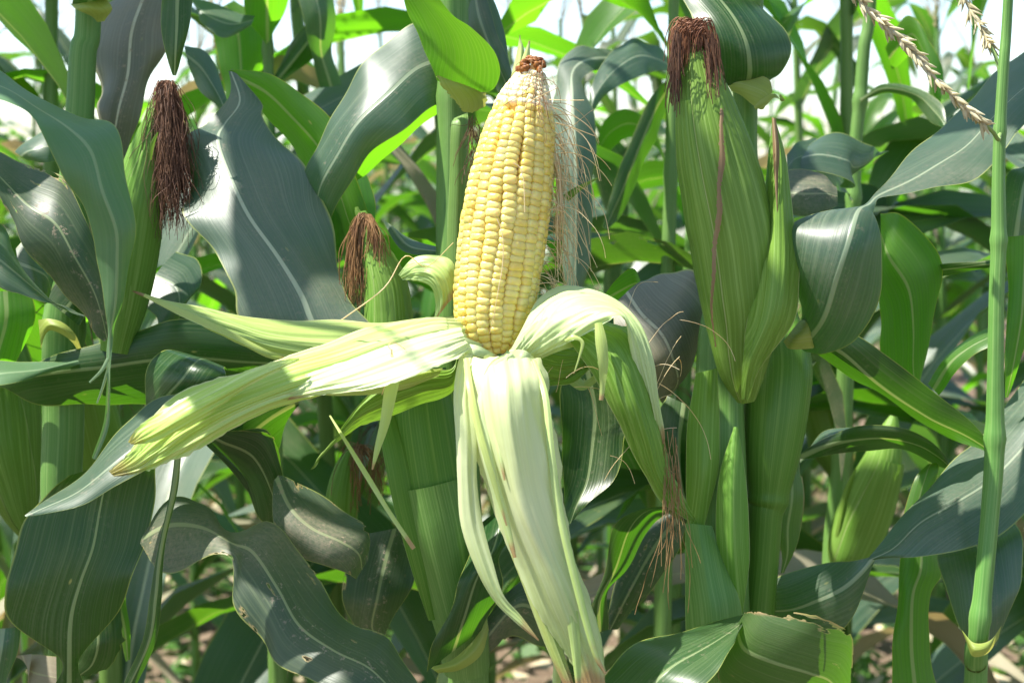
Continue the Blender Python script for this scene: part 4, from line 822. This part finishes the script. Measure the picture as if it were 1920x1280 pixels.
# big leaf rising bottom left and folding over
leaf(A, LEAF_DARK, [(100, 1290, 160, 1290, .90, 0, .2), (108, 1235, 152, 1235, .892, 0, .3), (20, 1165, 220, 1150, .886, 0, .1, .57), (14, 1110, 250, 1080, .884, -.3, 0, .58), (26, 1040, 272, 1020, .884, -.4, 0, .6), (45, 975, 290, 940, .886, -.4, 0, .58), (90, 925, 290, 880, .885, -.4, 0, .55), (130, 890, 300, 840, .88, 0, 0)], label='broad dark leaf rising at the lower left, midrib glowing', nu=25, wave=.003)
leaf(A, LEAF_BLUE, [(420, 735, 400, 790, .855, -1.5, .5), (350, 742, 372, 805, .85, -2, .8), (290, 752, 330, 850, .845, -3, 1), (240, 790, 285, 875, .84, -3.5, 1.1), (190, 842, 215, 912, .832, -3.5, 1), (130, 905, 140, 948, .826, -3, .6), (46, 966, 50, 969, .82)], label='slate blue leaf folded over the broad dark one', wave=.002)
leaf(A, LEAF_DARK, [(235, 1085, 150, 1150, .95, 0, .5), (222, 1130, 140, 1180, .945, 0, 1), (232, 1200, 135, 1215, .94, 0, 1), (205, 1250, 140, 1240, .94, 0, .5), (160, 1268, 140, 1262, .94)], ragged=.004)
strip(A, LEAF_DARK, [(334, 850, 12, .83, 0), (326, 920, 14, .828, 20), (308, 1000, 12, .826, 30), (298, 1060, 16, .824, 20), (292, 1120, 22, .823, 10), (280, 1200, 24, .823, 10), (240, 1290, 22, .824, 0)], 'leaf', 'narrow twisted strip of leaf hanging to the bottom edge')
leaf(A, LEAF_BRIGHT, [(190, 1060, 240, 1050, .99, 1, .5), (200, 1120, 235, 1110, .985, 1, .5), (222, 1180, 245, 1170, .985, 0, .3), (236, 1240, 244, 1235, .985)])
leaf(A, LEAF_BLUE, [(-30, 1180, 40, 1175, .9, 0, .5), (-30, 1230, 30, 1220, .9, 0, .8), (-30, 1290, 10, 1285, .9)])
leaf(A, LEAF_DRY, [(20, 1230, 60, 1225, .97, -2, .5), (50, 1225, 60, 1290, .96, -3, .5), (105, 1230, 108, 1310, .95)])
# the tall withering leaf behind the ear and the pointed one above the silk
leaf(A, LEAF_BLEACHED, [(262, -60, 310, -60, 1.06, 0, 1), (215, 0, 318, 0, 1.05, -2, 1.5), (185, 70, 308, 60, 1.04, -1, 2), (180, 150, 300, 130, 1.03, 0, 2), (176, 200, 268, 215, 1.02, 0, 1.5), (188, 260, 235, 285, 1.02, 0, .8), (205, 320, 220, 325, 1.02)], label='tall dusty leaf with a cream midrib behind the dark silk', nu=21, wave=.006)
leaf(A, LEAF_DARK, [(300, -60, 375, -60, .93, 0, .8), (300, 0, 365, 0, .925, 0, .8), (305, 50, 358, 45, .92, 0, .6), (313, 100, 345, 95, .918, 0, .4), (324, 142, 330, 142, .918)], label='leaf tip pointing straight down above the dark silk')
leaf(A, LEAF_BLUE, [(345, 85, 352, 120, 1.10, -1, .3), (385, 95, 370, 160, 1.10, -1, 1), (410, 150, 400, 190, 1.09, -1, .8), (430, 200, 415, 212, 1.08)])
leaf(A, LEAF_BLUE, [(330, 470, 250, 560, 1.05, -4, 1), (370, 480, 290, 590, 1.04, -5, 1), (375, 530, 300, 620, 1.03, -3, 1), (350, 560, 320, 640, 1.03)], label='pale glossy leaf seen between the ear and the waxy leaf')
top_leaves(A, 168, -20, 1.0, [(1.55, 100, .55, 70), (1.75, -100, .5, 74)], 41)

# ---------------------------------------------------------------- right plant with the tall closed ear
Cp = thing('corn_plant', (*P(1400, 1280, .93)[:2], 0), 'corn plant on the right with the tall closed ear capped in red-brown silk', 'corn plant')
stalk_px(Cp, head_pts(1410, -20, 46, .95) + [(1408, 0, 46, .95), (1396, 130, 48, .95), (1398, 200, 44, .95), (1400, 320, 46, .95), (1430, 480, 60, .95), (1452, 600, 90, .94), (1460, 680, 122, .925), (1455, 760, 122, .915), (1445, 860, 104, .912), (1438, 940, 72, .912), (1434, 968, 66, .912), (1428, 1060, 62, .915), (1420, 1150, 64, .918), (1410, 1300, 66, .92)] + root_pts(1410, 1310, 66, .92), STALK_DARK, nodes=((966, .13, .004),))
stalk_px(Cp, [(1352, 560, 60, .93), (1350, 640, 84, .92), (1348, 760, 92, .905), (1346, 860, 104, .90), (1345, 960, 112, .90), (1346, 1060, 112, .90), (1350, 1160, 110, .905), (1358, 1300, 100, .91)] + root_pts(1362, 1310, 70, .93), STALK, 'ear_shank')
leaf(Cp, STALK, [(1286, 980, 1335, 985, .872, 0, .6), (1284, 1040, 1352, 1030, .868, 0, 1.2), (1284, 1100, 1374, 1090, .866, 0, 1.6), (1285, 1160, 1392, 1150, .866, 0, 1.8), (1288, 1300, 1400, 1260, .87, 0, 1.8)], 'leaf_sheath', wave=0)
leaf(Cp, HUSK_OUT, [(1376, 800, 1384, 800, .875, 0, .1), (1352, 880, 1396, 880, .87, 0, .6), (1342, 960, 1404, 960, .868, 0, .8), (1345, 1040, 1406, 1040, .868, 0, .8), (1365, 1110, 1398, 1110, .87, 0, .4), (1385, 1160, 1392, 1160, .872)], 'leaf_sheath', wave=0)
leaf(Cp, HUSK_OUT, [(1305, 700, 1345, 690, .885, 0, .4), (1290, 800, 1348, 800, .88, 0, .8), (1286, 900, 1346, 880, .875, 0, 1), (1288, 985, 1320, 990, .875, 0, .4)], 'leaf_sheath', wave=.001)
eC, CC, rC = ear(Cp, [(1397, 752, 22, .868), (1392, 715, 62, .866), (1389, 660, 98, .864), (1390, 600, 128, .862), (1384, 540, 142, .86), (1374, 460, 150, .858), (1358, 380, 147, .856), (1342, 310, 137, .855), (1326, 240, 115, .854), (1313, 170, 86, .853), (1303, 110, 50, .852), (1294, 62, 12, .852)],
    label='tall closed green ear with a brown dried margin', nth=90, rid=.0003,
    wraps=[(0, .93, -140, 24, -70, 20, .0026, HUSK_OUT, 'outer husk leaf with its margin running up the middle'), (0, .80, -22, 150, 12, 70, .0012, HUSK_OUT, None)])
strip(eC, HUSK_BROWN, [(1346, 150, 3, .840, 30), (1354, 190, 9, .8375, 35), (1352, 240, 7, .831, 15), (1354, 300, 12, .828, 10), (1348, 350, 8, .8265, 0), (1349, 400, 11, .827, 10), (1340, 460, 8, .829, 0), (1338, 520, 7, .829, -8), (1334, 580, 4, .8335, 0), (1342, 650, 2, .843, 0)], 'husk_leaf', 'dried brown margin of the husk', ragged=.0009, seg=14)
husk_parent = EAR
def chusk(par, mat, st, label=None, **kw):
    kw.setdefault('ridge', (.0004, 8)); kw.setdefault('nu', 31); kw.setdefault('wave', .001); kw.setdefault('keel', .15)
    return leaf(par, mat, st, 'husk_leaf', label, **kw)
chusk(eC, HUSK_OUT, [(1392, 748, 1402, 750, .845, 0, .2), (1392, 680, 1425, 690, .84, 0, 1), (1400, 600, 1490, 600, .838, 0, 1.6), (1420, 520, 1497, 520, .842, 0, 1.6), (1434, 440, 1488, 440, .848, 0, 1.3), (1440, 360, 1480, 360, .852, 0, 1), (1444, 290, 1473, 290, .855, 0, .6), (1448, 225, 1454, 225, .858)], label='separate pointed husk leaf to the right with a brown tip')
chusk(eC, HUSK_BROWN, [(1457, 400, 1458, 400, .839, 0, 0), (1452, 330, 1459, 330, .842, 0, .1), (1449, 280, 1462, 280, .845, 0, .3), (1447, 220, 1455, 222, .85, 0, .1)], ridge=None)
chusk(eC, HUSK_OUT, [(1425, 560, 1440, 560, .87, 0, .2), (1430, 430, 1450, 430, .87, 0, .3), (1436, 330, 1448, 330, .87, 0, .3), (1444, 255, 1447, 255, .872)], ridge=None)
silk(eC, SILK_RED, lambda k: (P(1297 + rk.uniform(-14, 16), 50 + rk.uniform(-14, 12), .852 + rk.uniform(-.006, .006)), [rk.choice([-1, 1.1]) * rk.uniform(.35, 1), rk.uniform(-.25, .9), rk.uniform(.1, .9)], rk.uniform(.022, .034), 3.0, rk.uniform(.05, .22)), 330, .00028, 'red-brown silk cap on the tall ear', nseg=16)
def capR(k):
    a = k % 2; x = rk.uniform(1262, 1276) if a else rk.uniform(1318, 1346)
    return P(x, rk.uniform(50, 110) if a else rk.uniform(60, 125), .84 + rk.uniform(-.01, .015)), [(-.1 if a else .35) + rk.uniform(-.15, .15), rk.uniform(-.2, .2), -1], rk.uniform(.018, .036), 1.0, .14
silk(eC, SILK_BROWN, capR, 220, .0003)
silk(eC, SILK_RED, lambda k: (P(1295 + rk.uniform(-26, 34), 44 + rk.uniform(-12, 22), .848 + rk.uniform(-.01, .012)), [rk.choice([-1, 1.1]) * rk.uniform(.3, .9), rk.uniform(-.1, .6), rk.uniform(-.3, .6)], rk.uniform(.012, .03), 3.0, .2), 240, .0003)
# collar leaf behind the ear top
leaf(Cp, LEAF_DARK, [(1362, 160, 1442, 152, .93, .5, .8), (1345, 122, 1466, 135, .925, 1, 1.6), (1320, 70, 1479, 95, .925, 1.5, 2), (1298, 30, 1462, 48, .93, 1.5, 2), (1278, -5, 1420, 0, .94, 1, 1.6), (1262, -40, 1370, -50, .95, 0, 1), (1250, -90, 1310, -100, .96)], label='broad leaf base rising behind the red-brown silk cap', nu=21, wave=.002)
leaf(Cp, COLLAR, [(1358, 148, 1372, 172, .928, 0, .1), (1385, 140, 1390, 182, .922, 0, .25), (1415, 142, 1410, 196, .92, 0, .25), (1440, 150, 1424, 205, .922, 0, .2), (1448, 172, 1432, 204, .924, 0, .1)], 'leaf_collar')
strip(Cp, COLLAR, [(1415, 203, 6, .92, 0), (1432, 192, 16, .918, 20), (1452, 180, 16, .915, 60), (1468, 190, 10, .915, 90), (1462, 178, 4, .918, 0)], 'leaf_collar')
# wavy leaf: lobe by the ear, twist, long blade to the right edge
leaf(Cp, LEAF_BLUE, [(1484, 640, 1510, 660, .885, 0, .3), (1502, 590, 1545, 664, .87, 0, 1), (1490, 540, 1605, 640, .86, 0, 2, .5), (1478, 480, 1642, 560, .85, 0, 2.4, .55), (1480, 425, 1652, 470, .845, -1, 2, .65), (1560, 390, 1642, 405, .85, -2, 1.2, .6), (1618, 380, 1642, 385, .86, -1, .4), (1648, 355, 1655, 372, .87, -1, 0), (1700, 300, 1745, 358, .885, -4, .6), (1765, 235, 1835, 328, .90, -7, 1), (1840, 160, 1885, 280, .92, -8, 1), (1920, 98, 1930, 225, .94, -8, 1), (2010, 50, 2010, 170, .97, -7, .8)],
     label='waxy leaf that flares beside the ear, twists and runs to the right edge', nu=27, wave=.002)
leaf(Cp, COLLAR, [(1468, 640, 1500, 600, .875, 0, .2), (1480, 655, 1512, 600, .868, 0, .5), (1520, 655, 1520, 590, .866, 0, .5), (1530, 650, 1524, 610, .868)], 'leaf_collar')
leaf(Cp, LEAF_DARK, [(1520, 618, 1522, 655, .90, 1, .3), (1590, 620, 1570, 690, .90, 1.5, .8, .6), (1665, 668, 1640, 738, .905, 2, 1, .75), (1745, 730, 1730, 792, .91, 2, 1, .8), (1820, 790, 1800, 824, .915, 1.5, .6, .7), (1875, 852, 1865, 856, .92)], label='straight dark leaf slanting down right to the thin stalk')
leaf(Cp, LEAF_DUSTY, [(1470, 320, 1470, 400, 1.0, -2, 1), (1510, 318, 1500, 405, .99, -3, 1), (1550, 322, 1545, 400, .985, -3, .8), (1570, 350, 1572, 385, .985, -1, .3)], label='dusty curled leaf just right of the brown husk tip')
leaf(Cp, LEAF_BLEACHED, [(1200, 525, 1150, 570, .97, -2, .5), (1255, 516, 1170, 640, .96, -3, 1.5, .6), (1302, 520, 1200, 700, .95, -2.5, 2, .6), (1316, 600, 1215, 725, .945, -1, 2, .55), (1308, 680, 1235, 748, .945, 0, 1), (1262, 740, 1240, 752, .95)], label='sun bleached dusty leaf between the husk and the closed ear', nu=21, wave=.005)
leaf(Cp, LEAF_DARK, [(1316, 770, 1250, 740, .93, 0, .5), (1312, 850, 1235, 800, .92, 0, 1.5), (1310, 930, 1250, 900, .91, 0, 1.5), (1330, 990, 1280, 965, .90, 0, .6), (1340, 1000, 1325, 1005, .90)], label='dark crinkled leaf between hanging husk and sheath', wave=.006, wfreq=5)
leaf(Cp, LEAF_BRIGHT, [(1130, 555, 1140, 566, 1.0, 1, .2), (1160, 520, 1165, 570, .995, 2, .5), (1185, 503, 1195, 560, .99, 2, .6), (1200, 525, 1200, 545, .99)])
leaf(Cp, LEAF_DARK, [(1108, 1190, 1140, 1180, .96, 1, .3), (1110, 1130, 1140, 1120, .955, 1, .6), (1135, 1060, 1170, 1080, .95, 2, .8), (1150, 990, 1210, 1000, .945, 3, .8), (1190, 955, 1240, 960, .945, 3, .5), (1262, 948, 1270, 962, .95)], label='green leaf curling up below the dark blade')
leaf(Cp, LEAF_DUSTY, [(1250, 960, 1290, 985, 1.02, 0, .5), (1190, 1010, 1265, 1040, 1.01, 0, 1), (1155, 1090, 1215, 1110, 1.0, 0, 1), (1128, 1180, 1160, 1180, 1.0, 0, .5)])
top_leaves(Cp, 1410, -20, .95, [(1.6, 60, .55, 74), (1.78, 170, .5, 74)], 51)
# the blemished leaf arching up from the bottom edge
leaf(Cp, LEAF, [(1100, 1330, 1200, 1400, .80, -2, 1), (1130, 1278, 1250, 1380, .79, -4, 1.4), (1190, 1215, 1300, 1310, .79, -6, 1.6), (1280, 1178, 1345, 1260, .80, -7, 1.4), (1360, 1155, 1372, 1212, .81, -6, .9), (1412, 1142, 1395, 1165, .82, -2, .3)], label='leaf arching from the bottom edge, sunlit side', nu=21, wave=.002)
leaf(Cp, LEAF_BURN, [(1395, 1148, 1360, 1200, .82, 3, .5), (1445, 1145, 1345, 1290, .815, 4, 1.2), (1510, 1150, 1400, 1340, .81, 4, 1.5), (1565, 1168, 1470, 1360, .81, 4, 1.5), (1600, 1200, 1520, 1360, .812, 3, 1.2), (1595, 1290, 1570, 1370, .815)], label='underside of the arching leaf with brown blemishes', nu=21, ragged=.001, wave=.003)

# ---------------------------------------------------------------- thin stalk at the right edge, with the near tassel
D = thing('corn_plant', (*P(1820, 1280, .88)[:2], 0), 'slender corn plant at the right edge crossing in front of the big leaves', 'corn plant')
stalk_px(D, head_pts(1892, -20, 18, .86, 1.75) + [(1890, 0, 18, .86), (1882, 120, 20, .86), (1875, 238, 22, .86), (1872, 330, 24, .86), (1872, 450, 28, .86), (1868, 560, 28, .86), (1866, 700, 30, .86), (1864, 850, 36, .86), (1856, 960, 34, .858), (1845, 1080, 34, .852), (1834, 1190, 36, .850), (1829, 1240, 40, .862), (1828, 1300, 42, .88)] + root_pts(1830, 1310, 46, .88), nodes=((240, .16, .004), (458, .2, .004), (850, .2, .005), (1195, .2, .006)))
leaf(D, COLLAR, [(1803, 1180, 1812, 1205, .85, 0, .2), (1826, 1204, 1824, 1230, .838, 0, .3), (1856, 1200, 1852, 1224, .84, 0, .3), (1878, 1172, 1872, 1196, .852)], 'leaf_collar', wave=0)
leaf(D, LEAF_BLUE, [(1870, 1210, 1828, 1215, .87, 0, .3), (1905, 1130, 1800, 1180, .875, 0, 1), (1920, 1080, 1780, 1120, .885, 0, 1.5), (1912, 1020, 1765, 1060, .90, 0, 1.5), (1900, 980, 1760, 1030, .92, 0, 1), (1890, 930, 1790, 990, .94)], label='blue-green leaf flaring behind the foot of the thin stalk', wave=.003)
leaf(D, LEAF_BLUE, [(1990, 640, 1990, 880, .94, -6, 1), (1930, 690, 1950, 935, .93, -7, 1.2), (1860, 800, 1880, 1000, .915, -7, 1.4, .45), (1780, 868, 1810, 1030, .90, -6, 1.4, .45), (1715, 935, 1745, 1040, .89, -4, 1, .4), (1660, 1005, 1690, 1046, .885, -2, .5), (1628, 1046, 1640, 1050, .885, 0, .1)], label='big slate blue leaf sweeping in from the right edge', nu=23, wave=.002)
leaf(D, LEAF_BLUE, [(1632, 1044, 1642, 1052, .885, 0, .1), (1600, 1052, 1625, 1100, .89, 0, .6), (1560, 1056, 1600, 1150, .90, -1, 1.2), (1500, 1064, 1570, 1185, .91, -2, 1.2), (1450, 1085, 1520, 1200, .925, -2, 1), (1430, 1110, 1440, 1180, .94)], label='dull folded end of the slate blue leaf', wave=.002)
leaf(D, LEAF_BRIGHT, [(1672, 1290, 1760, 1290, .95, 1, .8), (1676, 1200, 1740, 1200, .95, 1, .8), (1682, 1120, 1740, 1110, .95, 1, .8), (1686, 1050, 1768, 1060, .955, 1, .8), (1698, 960, 1745, 950, .96, .5, .5), (1715, 900, 1758, 880, .965, .5, .3), (1740, 870, 1752, 868, .97)], label='bright green strip of leaf standing below the slate blue leaf', wave=.003)
leaf(D, LEAF_BRIGHT, [(1885, 330, 1945, 330, .93, 1, .8), (1886, 450, 1960, 450, .93, 1, .8), (1888, 560, 1950, 560, .93, 1, .8), (1884, 660, 1930, 640, .93, 1, .5), (1884, 745, 1890, 745, .93)], label='bright yellow-green blade right of the thin stalk')
leaf(D, LEAF_BLUE, [(1880, 445, 1930, 440, .90, -1, .3), (1885, 380, 1940, 400, .90, -1, .5), (1890, 325, 1960, 340, .91, -1, .5), (1920, 312, 1980, 320, .92)])
leaf(D, LEAF_BRIGHT, [(1740, 720, 1760, 740, .97, 1, .2), (1775, 660, 1790, 700, .965, -1, .4), (1815, 632, 1825, 668, .96, -2, .4), (1858, 612, 1860, 648, .955, -2, .3)])
leaf(D, LEAF_DARK, [(1560, 520, 1560, 530, 1.04, 1, .2), (1640, 508, 1640, 532, 1.02, 1, .2), (1712, 500, 1712, 522, .99, 1, .2), (1780, 494, 1780, 514, .96, 1, .2), (1868, 488, 1868, 500, .93, 0, .2)])
def near_tassel(pts, n, w0, rsd):
    c = crom([P(*p) for p in pts], 8); mb = MB(); tube(mb, c, .0011, .0007, 6); rs = random.Random(rsd); L = len(c) - 1
    br = mb.build('tassel_branch', TASSEL, D); fl = MB()
    for k in range(n):
        t = rs.uniform(.0, .97) * L; i = int(t); p = c[i] + (c[min(i + 1, L)] - c[i]) * (t - i); d = nz(c[min(i + 1, L)] - c[max(i - 1, 0)]); a = rs.uniform(0, 6.28)
        s = nz(np.cross(d, [.3, .8, .2])); q = np.cross(d, s); o = nz(-d * 0 + d * 1.3 * (1 if True else 0) + (s * math.cos(a) + q * math.sin(a)) * rs.uniform(.25, 1.3)); l = .0085 * rs.uniform(.6, 1.4); w = .00115 * w0
        C = [p, p + o * l * .3, p + o * l * .65, p + o * l]; body(np.array(C), np.array([.0004, w, w * .8, .0002]), fl, nth=6, ref=(.2, .3, .9))
    o = fl.build('floret', TASSEL, br); o['kind'] = 'stuff'
near_tassel([(1590, -25, .83), (1640, 30, .83), (1700, 85, .828), (1760, 155, .826), (1810, 200, .826), (1850, 238, .83)][::1], 150, 1.0, 5)
near_tassel([(1795, -40, .88), (1815, 10, .878), (1838, 50, .875), (1858, 88, .868)], 90, .8, 6)
mbx = MB(); tube(mbx, crom([P(1848, 236, .83), P(1862, 248, .84), P(1872, 262, .85), P(1876, 246, .86)], 5), .0012, .0014, 6); mbx.build('tassel_branch', STALK, D)
mbx = MB(); tube(mbx, crom([P(1856, 86, .868), P(1868, 110, .864), P(1876, 150, .862), P(1878, 240, .86)], 5), .0010, .0014, 6); mbx.build('tassel_branch', STALK, D)

# ---------------------------------------------------------------- second plant behind on the right
E = thing('corn_plant', (*P(1590, 1280, 1.3)[:2], 0), 'corn plant behind the closed ear whose stalk shows against the sky', 'corn plant')
stalk_px(E, head_pts(1634, -20, 22, 1.3, 1.9) + [(1632, 0, 22, 1.3), (1620, 90, 23, 1.3), (1613, 180, 24, 1.3), (1604, 270, 24, 1.3), (1600, 372, 26, 1.3), (1592, 500, 28, 1.3), (1585, 700, 32, 1.3), (1575, 880, 34, 1.3), (1560, 1040, 36, 1.3), (1556, 1300, 38, 1.3)] + root_pts(1556, 1310, 38, 1.3), nodes=((182, .25, .006), (372, .25, .006), (870, .2, .006)))
eE, _, _ = ear(E, [(1575, 1075, 30, 1.25), (1590, 1040, 80, 1.245), (1612, 980, 96, 1.24), (1635, 920, 90, 1.23), (1655, 865, 70, 1.22), (1668, 810, 40, 1.22), (1676, 780, 14, 1.22)], label='leaning green ear low in the gap beside the sheath', wraps=[(0, .7, -150, 30, -90, 10, .002, HUSK_OUT, None)])
leaf(eE, HUSK_OUT, [(1560, 1050, 1578, 1050, 1.24, 0, .3), (1568, 980, 1586, 980, 1.23, 0, .4), (1582, 920, 1594, 925, 1.225, 0, .2), (1603, 878, 1606, 880, 1.22)], 'husk_leaf')
leaf(E, LEAF_BLUE, [(1600, 375, 1598, 382, 1.22, 0, 0), (1560, 300, 1575, 355, 1.16, -4, 1), (1540, 258, 1530, 320, 1.12, -6, 1), (1500, 268, 1490, 322, 1.08, -5, 1), (1475, 290, 1478, 335, 1.06, -2, .6)], label='pale arching leaf right of the brown husk tip')
leaf(E, LEAF_BLUE, [(1490, 290, 1480, 315, 1.08, -3, .4), (1530, 256, 1540, 325, 1.09, -5, 1.2), (1580, 252, 1600, 350, 1.1, -5, 1.2), (1630, 278, 1580, 350, 1.12, -4, .8), (1668, 283, 1640, 300, 1.15)])
leaf(E, LEAF_BRIGHT, [(1650, 400, 1655, 480, .98, 1.5, .5), (1690, 404, 1645, 560, .975, 2, 1.4), (1752, 470, 1645, 630, .975, 2, 1.4, .45), (1756, 560, 1660, 690, .98, 2, 1.2, .45), (1745, 650, 1680, 720, .985, 1.5, .8), (1722, 740, 1712, 742, .99)], label='vivid yellow-green hanging leaf with notched top', nu=19)
leaf(E, LEAF_DARK, [(1500, 853, 1500, 860, .99, 0, 0), (1545, 820, 1560, 850, .985, 0, .4), (1600, 800, 1620, 848, .98, 2, .8), (1660, 797, 1680, 850, .975, 2.5, 1), (1720, 812, 1735, 862, .97, 2.5, .8), (1765, 850, 1770, 874, .965, 1, .4), (1782, 880, 1784, 882, .965)], label='short arched leaf below the slanting dark one')
leaf(E, LEAF_BLUE, [(1500, 858, 1500, 868, 1.0, 0, 0), (1540, 812, 1550, 830, .995, -2, .3), (1585, 803, 1600, 815, .99, -2, .2), (1620, 802, 1640, 806, .99)])
leaf(E, LEAF_BURN, [(1462, 860, 1504, 858, .99, 1, .4), (1465, 930, 1506, 930, .985, 1, .6), (1455, 990, 1500, 985, .985, 1, .5), (1465, 1040, 1488, 1035, .985, 0, .2), (1464, 1074, 1470, 1074, .985)], label='narrow blemished leaf hanging beside the node')
leaf(E, LEAF_BRIGHT, [(1660, 90, 1672, 130, 1.3, 1, .3), (1700, 30, 1715, 100, 1.28, 2, 1), (1735, 60, 1735, 150, 1.26, 2, 1), (1765, 120, 1745, 200, 1.25, 1, .6), (1770, 160, 1762, 200, 1.25)])
leaf(E, LEAF, [(1612, 185, 1614, 192, 1.28, 0, 0), (1660, 158, 1655, 175, 1.25, 1, .4), (1720, 165, 1715, 192, 1.2, 2, .8), (1765, 195, 1745, 228, 1.16, 1, .6), (1775, 235, 1770, 240, 1.14)])

# ---------------------------------------------------------------- second-row plants whose leaves show large round the cob
F = thing('corn_plant', (*P(1235, 1280, 1.3)[:2], 0), 'corn plant behind the cob with a long drooping blade beside the straw silk', 'corn plant')
stalk_px(F, head_pts(1262, 60, 20, 1.32, 1.75) + [(1262, 60, 20, 1.32), (1258, 300, 24, 1.32), (1250, 600, 28, 1.32), (1245, 1000, 32, 1.32), (1240, 1290, 34, 1.32)] + root_pts(1240, 1300, 34, 1.32), nodes=((330, .2, .006), (800, .2, .006)))
leaf(F, LEAF_GLARE, [(1200, 108, 1208, 124, 1.30, 0, .2), (1120, 88, 1128, 130, 1.24, -2, .5), (1062, 106, 1092, 150, 1.2, -3, .8, .5), (1036, 170, 1108, 190, 1.17, -1, 1.4), (1040, 270, 1114, 270, 1.15, 0, 1.6), (1046, 370, 1114, 370, 1.14, 0, 1.4), (1052, 460, 1106, 460, 1.135, 0, 1), (1064, 540, 1094, 540, 1.13, 0, .6), (1078, 600, 1082, 600, 1.13)], label='long drooping blue-green blade right of the cob, silvery on top', nu=19)
leaf(F, LEAF_BLUE, [(1262, 118, 1262, 134, 1.30, -.5, .2), (1222, 84, 1232, 132, 1.26, -3, .6), (1180, 70, 1200, 144, 1.23, -4, .9), (1138, 112, 1150, 168, 1.2, -3, .9), (1112, 160, 1120, 200, 1.18, -1, .5), (1104, 215, 1108, 220, 1.17)], label='blue-green leaf arching left below the red-brown cap', nu=19)
leaf(F, LEAF_DARK, [(1262, 140, 1268, 160, 1.34, 1, .2), (1222, 180, 1245, 215, 1.32, 2, .6), (1180, 270, 1212, 300, 1.3, 2, .8), (1150, 350, 1175, 385, 1.29, 1, .6), (1130, 425, 1140, 430, 1.28)])
leaf(F, LEAF_BRIGHT, [(1256, 330, 1258, 345, 1.34, 1, .2), (1222, 240, 1240, 290, 1.36, 2, .6), (1180, 205, 1190, 260, 1.38, 2, .8), (1140, 220, 1150, 275, 1.4, 2, .6), (1115, 270, 1122, 300, 1.41)])
G = thing('corn_plant', (*P(500, 1280, 1.3)[:2], 0), 'corn plant behind the waxy leaf, its thin stalk and wide bright blades against the sky', 'corn plant')
stalk_px(G, head_pts(500, -20, 18, 1.32, 1.9) + [(500, 0, 18, 1.32), (503, 140, 20, 1.32), (508, 400, 24, 1.32), (514, 800, 30, 1.32), (520, 1290, 34, 1.32)] + root_pts(520, 1300, 34, 1.32), nodes=((82, .25, .006), (420, .2, .006)))
leaf(G, LEAF_BRIGHT, [(498, 84, 506, 78, 1.30, 0, .2), (462, 20, 540, 10, 1.28, 0, 1.2), (464, -50, 542, -60, 1.25, 0, 1.2), (480, -130, 530, -130, 1.2, 0, .6)], label='pointed bright blade rising off the thin stalk')
leaf(G, LEAF_BRIGHT, [(404, 20, 440, 0, 1.34, 2, .6), (400, 70, 488, 40, 1.34, 2, 1.2), (410, 130, 492, 100, 1.34, 2, 1.2), (425, 200, 480, 190, 1.34, 1, 1), (440, 260, 460, 260, 1.34)])
leaf(G, LEAF_BLUE, [(352, -10, 362, 10, 1.25, -1, .3), (400, 12, 385, 50, 1.24, -3, .9), (450, 22, 420, 72, 1.24, -3, .8), (478, 30, 470, 48, 1.25, -1, .3)])
leaf(G, LEAF_BLUE, [(640, 160, 600, 165, 1.34, -2, .5), (620, 90, 585, 110, 1.32, -2, 1), (628, 20, 570, 30, 1.3, -1, 1.2), (612, -50, 548, -40, 1.3, 0, 1)])
leaf(G, LEAF_DARK, [(505, 160, 512, 170, 1.33, 1, .3), (545, 80, 585, 110, 1.34, 1, 1), (580, 40, 610, 60, 1.35, 1, .6), (600, 10, 606, 14, 1.36)])
